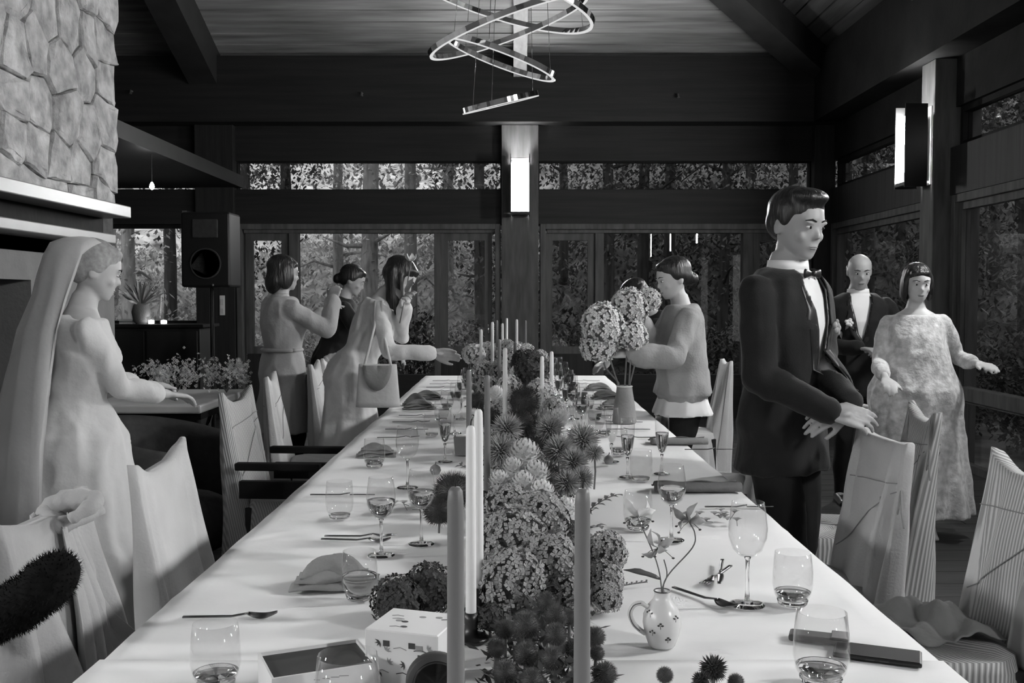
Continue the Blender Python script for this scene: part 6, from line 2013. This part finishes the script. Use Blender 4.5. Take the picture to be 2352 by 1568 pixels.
# 9. person in long pale dress and veil, close at the left
p = Person('veiled', -1.76, 3.95, -62, 1.66, 'person in flowing pale dress and veil at far left by the mantel', True, lean=6, head=(0, 10, 0))
p.set_arm(1, P(385, 905, 4.15), (.4, -.2, -1)); p.set_arm(-1, P(330, 880, 4.45), (-.4, -.2, -1))
p.body('skin_pale', .007, (.4, .4)); p.hair('bun', 'hair_light')
p.dress('dress_white', .02, .42, .40, .815, 10, .07, sleeve=.7, grow=.024, wr=.014)
bm = NB(); rings = []
hh = p.hh
for (t, rx_, ry_, oy) in ((1.10, .05, .05, -.1), (1.07, .25, .30, -.10), (.98, .42, .50, -.12), (.75, .50, .58, -.16), (.4, .52, .55, -.28), (0, .62, .5, -.42), (-.6, .95, .55, -.62), (-1.4, 1.15, .62, -.75), (-2.6, 1.3, .75, -.9), (-4.0, 1.45, .9, -1.0)):
    ring_ = []
    for k in range(48):
        a = 2 * pi * k / 48
        # keep the front open-looking: pull the front half back behind the face
        sy_ = sin(a); fr = (sy_ * (ry_ if sy_ < 0 else ry_ * (.85 if t > .9 else .12)))
        wob = 1 + .03 * sin(11 * a + t * 2) * (t < .5)
        ring_.append(p.hd0 + Vector((rx_ * cos(a) * wob * hh, (oy + fr) * wob * hh, t * hh)))
    rings.append(ring_)
loft(bm, rings); bmesh.ops.recalc_face_normals(bm, faces=bm.faces); obj('veil', bm, 'veil', p.e, True)
p.shoes('shoe_pale')

# flower held by the leaning person
a0 = P(918, 742, 6.2); a1 = P(944, 600, 6.18)
hs = empty('held_flower', a0); tag(hs, 'single long-stemmed flower held up by the long-haired person', 'flower')
d = a1 - a0
bm = NB(); tube(bm, [(0, 0, 0), d * .5 + Vector((.004, 0, 0)), d], .004, 6); obj('stalk', bm, 'leaf_mid', hs, True)
for k in range(5):
    t = k * 1.256; bm = NB(); petal(bm, d, d + Vector((cos(t) * .03, sin(t) * .03, .05)), .018, .010, (cos(t), sin(t), 0)); o = obj('petal', bm, 'petal_pale', hs, True)
for k, f in enumerate((.35, .5)):
    bm = NB(); petal(bm, d * f, d * f + Vector((.05 * (1 if k else -1), 0, .09)), .018, .008, (0, -1, 0)); obj('leaf', bm, 'leaf_mid', hs, True)
# pale tote bag hanging in front of the leaning person
tg = empty('tote_bag', (bag_c.x, bag_c.y, bag_c.z - .13)); tag(tg, 'pale cloth tote bag with a grey patch as its shaded opening beside table edge', 'bag')
bm = NB(); rings = []
for t in range(9):
    f = t / 8; w_ = .135 - .02 * f; d_ = .05 * (1 - .7 * f)
    rings.append([(w_ * math.copysign(abs(cos(k * pi / 12)) ** .6, cos(k * pi / 12)), d_ * sin(k * pi / 12), .26 * f) for k in range(24)])
loft(bm, rings); bmesh.ops.recalc_face_normals(bm, faces=bm.faces); obj('bag_body', bm, 'dress_white', tg, True)
bm = NB(); V = [[bm.verts.new((.088 * r * cos(pi + a * pi / 16), -.016 - .036 * min(1, .15 + r * abs(sin(a * pi / 16))) - .003, .252 + .15 * r * sin(pi + a * pi / 16))) for a in range(17)] for r in (.02, .35, .7, 1.0)]
for i in range(3):
    for k in range(16): bm.faces.new((V[i][k], V[i][k + 1], V[i + 1][k + 1], V[i + 1][k]))
o = obj('opening_shade', bm, 'napkin_grey', tg, True); so = o.modifiers.new('thick', 'SOLIDIFY'); so.thickness = .003  # grey patch standing for the shade inside the bag's cut-out opening
for sgn in (-1, 1):
    bm = NB(); bt_ = bag_top - Vector((bag_c.x, bag_c.y, bag_c.z - .13)); tube(bm, [(-.08, sgn * .01, .25), Vector((-.06, 0, .25)).lerp(bt_, .6), bt_ + Vector((-.02, sgn * .02, 0)), bt_ + Vector((.02, sgn * .02, 0)), Vector((.06, 0, .25)).lerp(bt_, .6), (.08, sgn * .01, .25)], .008, 8); obj('strap', bm, 'dress_white', tg, True)

# bouquet being arranged: vase on the table edge, big white hydrangea heads
vq = P(1420, 925, 5.35)
vs = empty('flower_vase', (0.60, 5.38, TZ + .003)); tag(vs, 'dull grey tapered vase under the white hydrangea bouquet', 'vase')
bm = NB(); lathe(bm, [(0, 0), (.062, 0), (.066, .01), (.058, .09), (.045, .17), (.042, .20), (.037, .20), (.04, .17), (.05, .09), (.05, .02), (0, .015)], 28); bmesh.ops.recalc_face_normals(bm, faces=bm.faces); obj('body', bm, 'napkin_grey', vs, True)
bm = NB(); lathe(bm, [(.0425, .196), (.0455, .199), (.0425, .203), (.0385, .2)], 28); obj('rim', bm, 'ceramic', vs, True)
base = Vector((0.60, 5.38, TZ + .02))
for i, (px, py, r, dy, lb) in enumerate(((1385, 745, 52, -.02, 'lower left, front'), (1375, 795, 44, .03, 'lowest left'), (1445, 705, 46, .06, 'upper middle'), (1490, 690, 30, .10, 'upper right, by the face'), (1450, 770, 40, .02, 'right, under the hands'))):
    c = P(px, py, 5.40 + dy); rr = r * 5.4 / F
    e = empty('cut_hydrangea', base + Vector(((i - 2) * .012, ((i * 7) % 5 - 2) * .006, 0))); tag(e, 'large white hydrangea of the hand-held bouquet, %s' % lb, 'flower', 'hydrangeas in the hand-held bouquet')
    rel = c - e.location
    f = link('florets', FM['hydrangea_white' if i in (0, 1, 4) else 'hydrangea_pale'][i % 2], e); f.location = rel; f.scale = (rr, rr, rr); tag(f, kind='stuff')
    k_ = link('flower_core', FM['hcore_white'], e); k_.location = rel; k_.scale = (rr, rr, rr)
    bm = NB(); tube(bm, [(0, 0, 0), (rel.x * .15, rel.y * .15, .2), rel * .7, rel], .005, 6); obj('stalk', bm, 'stem', e, True)
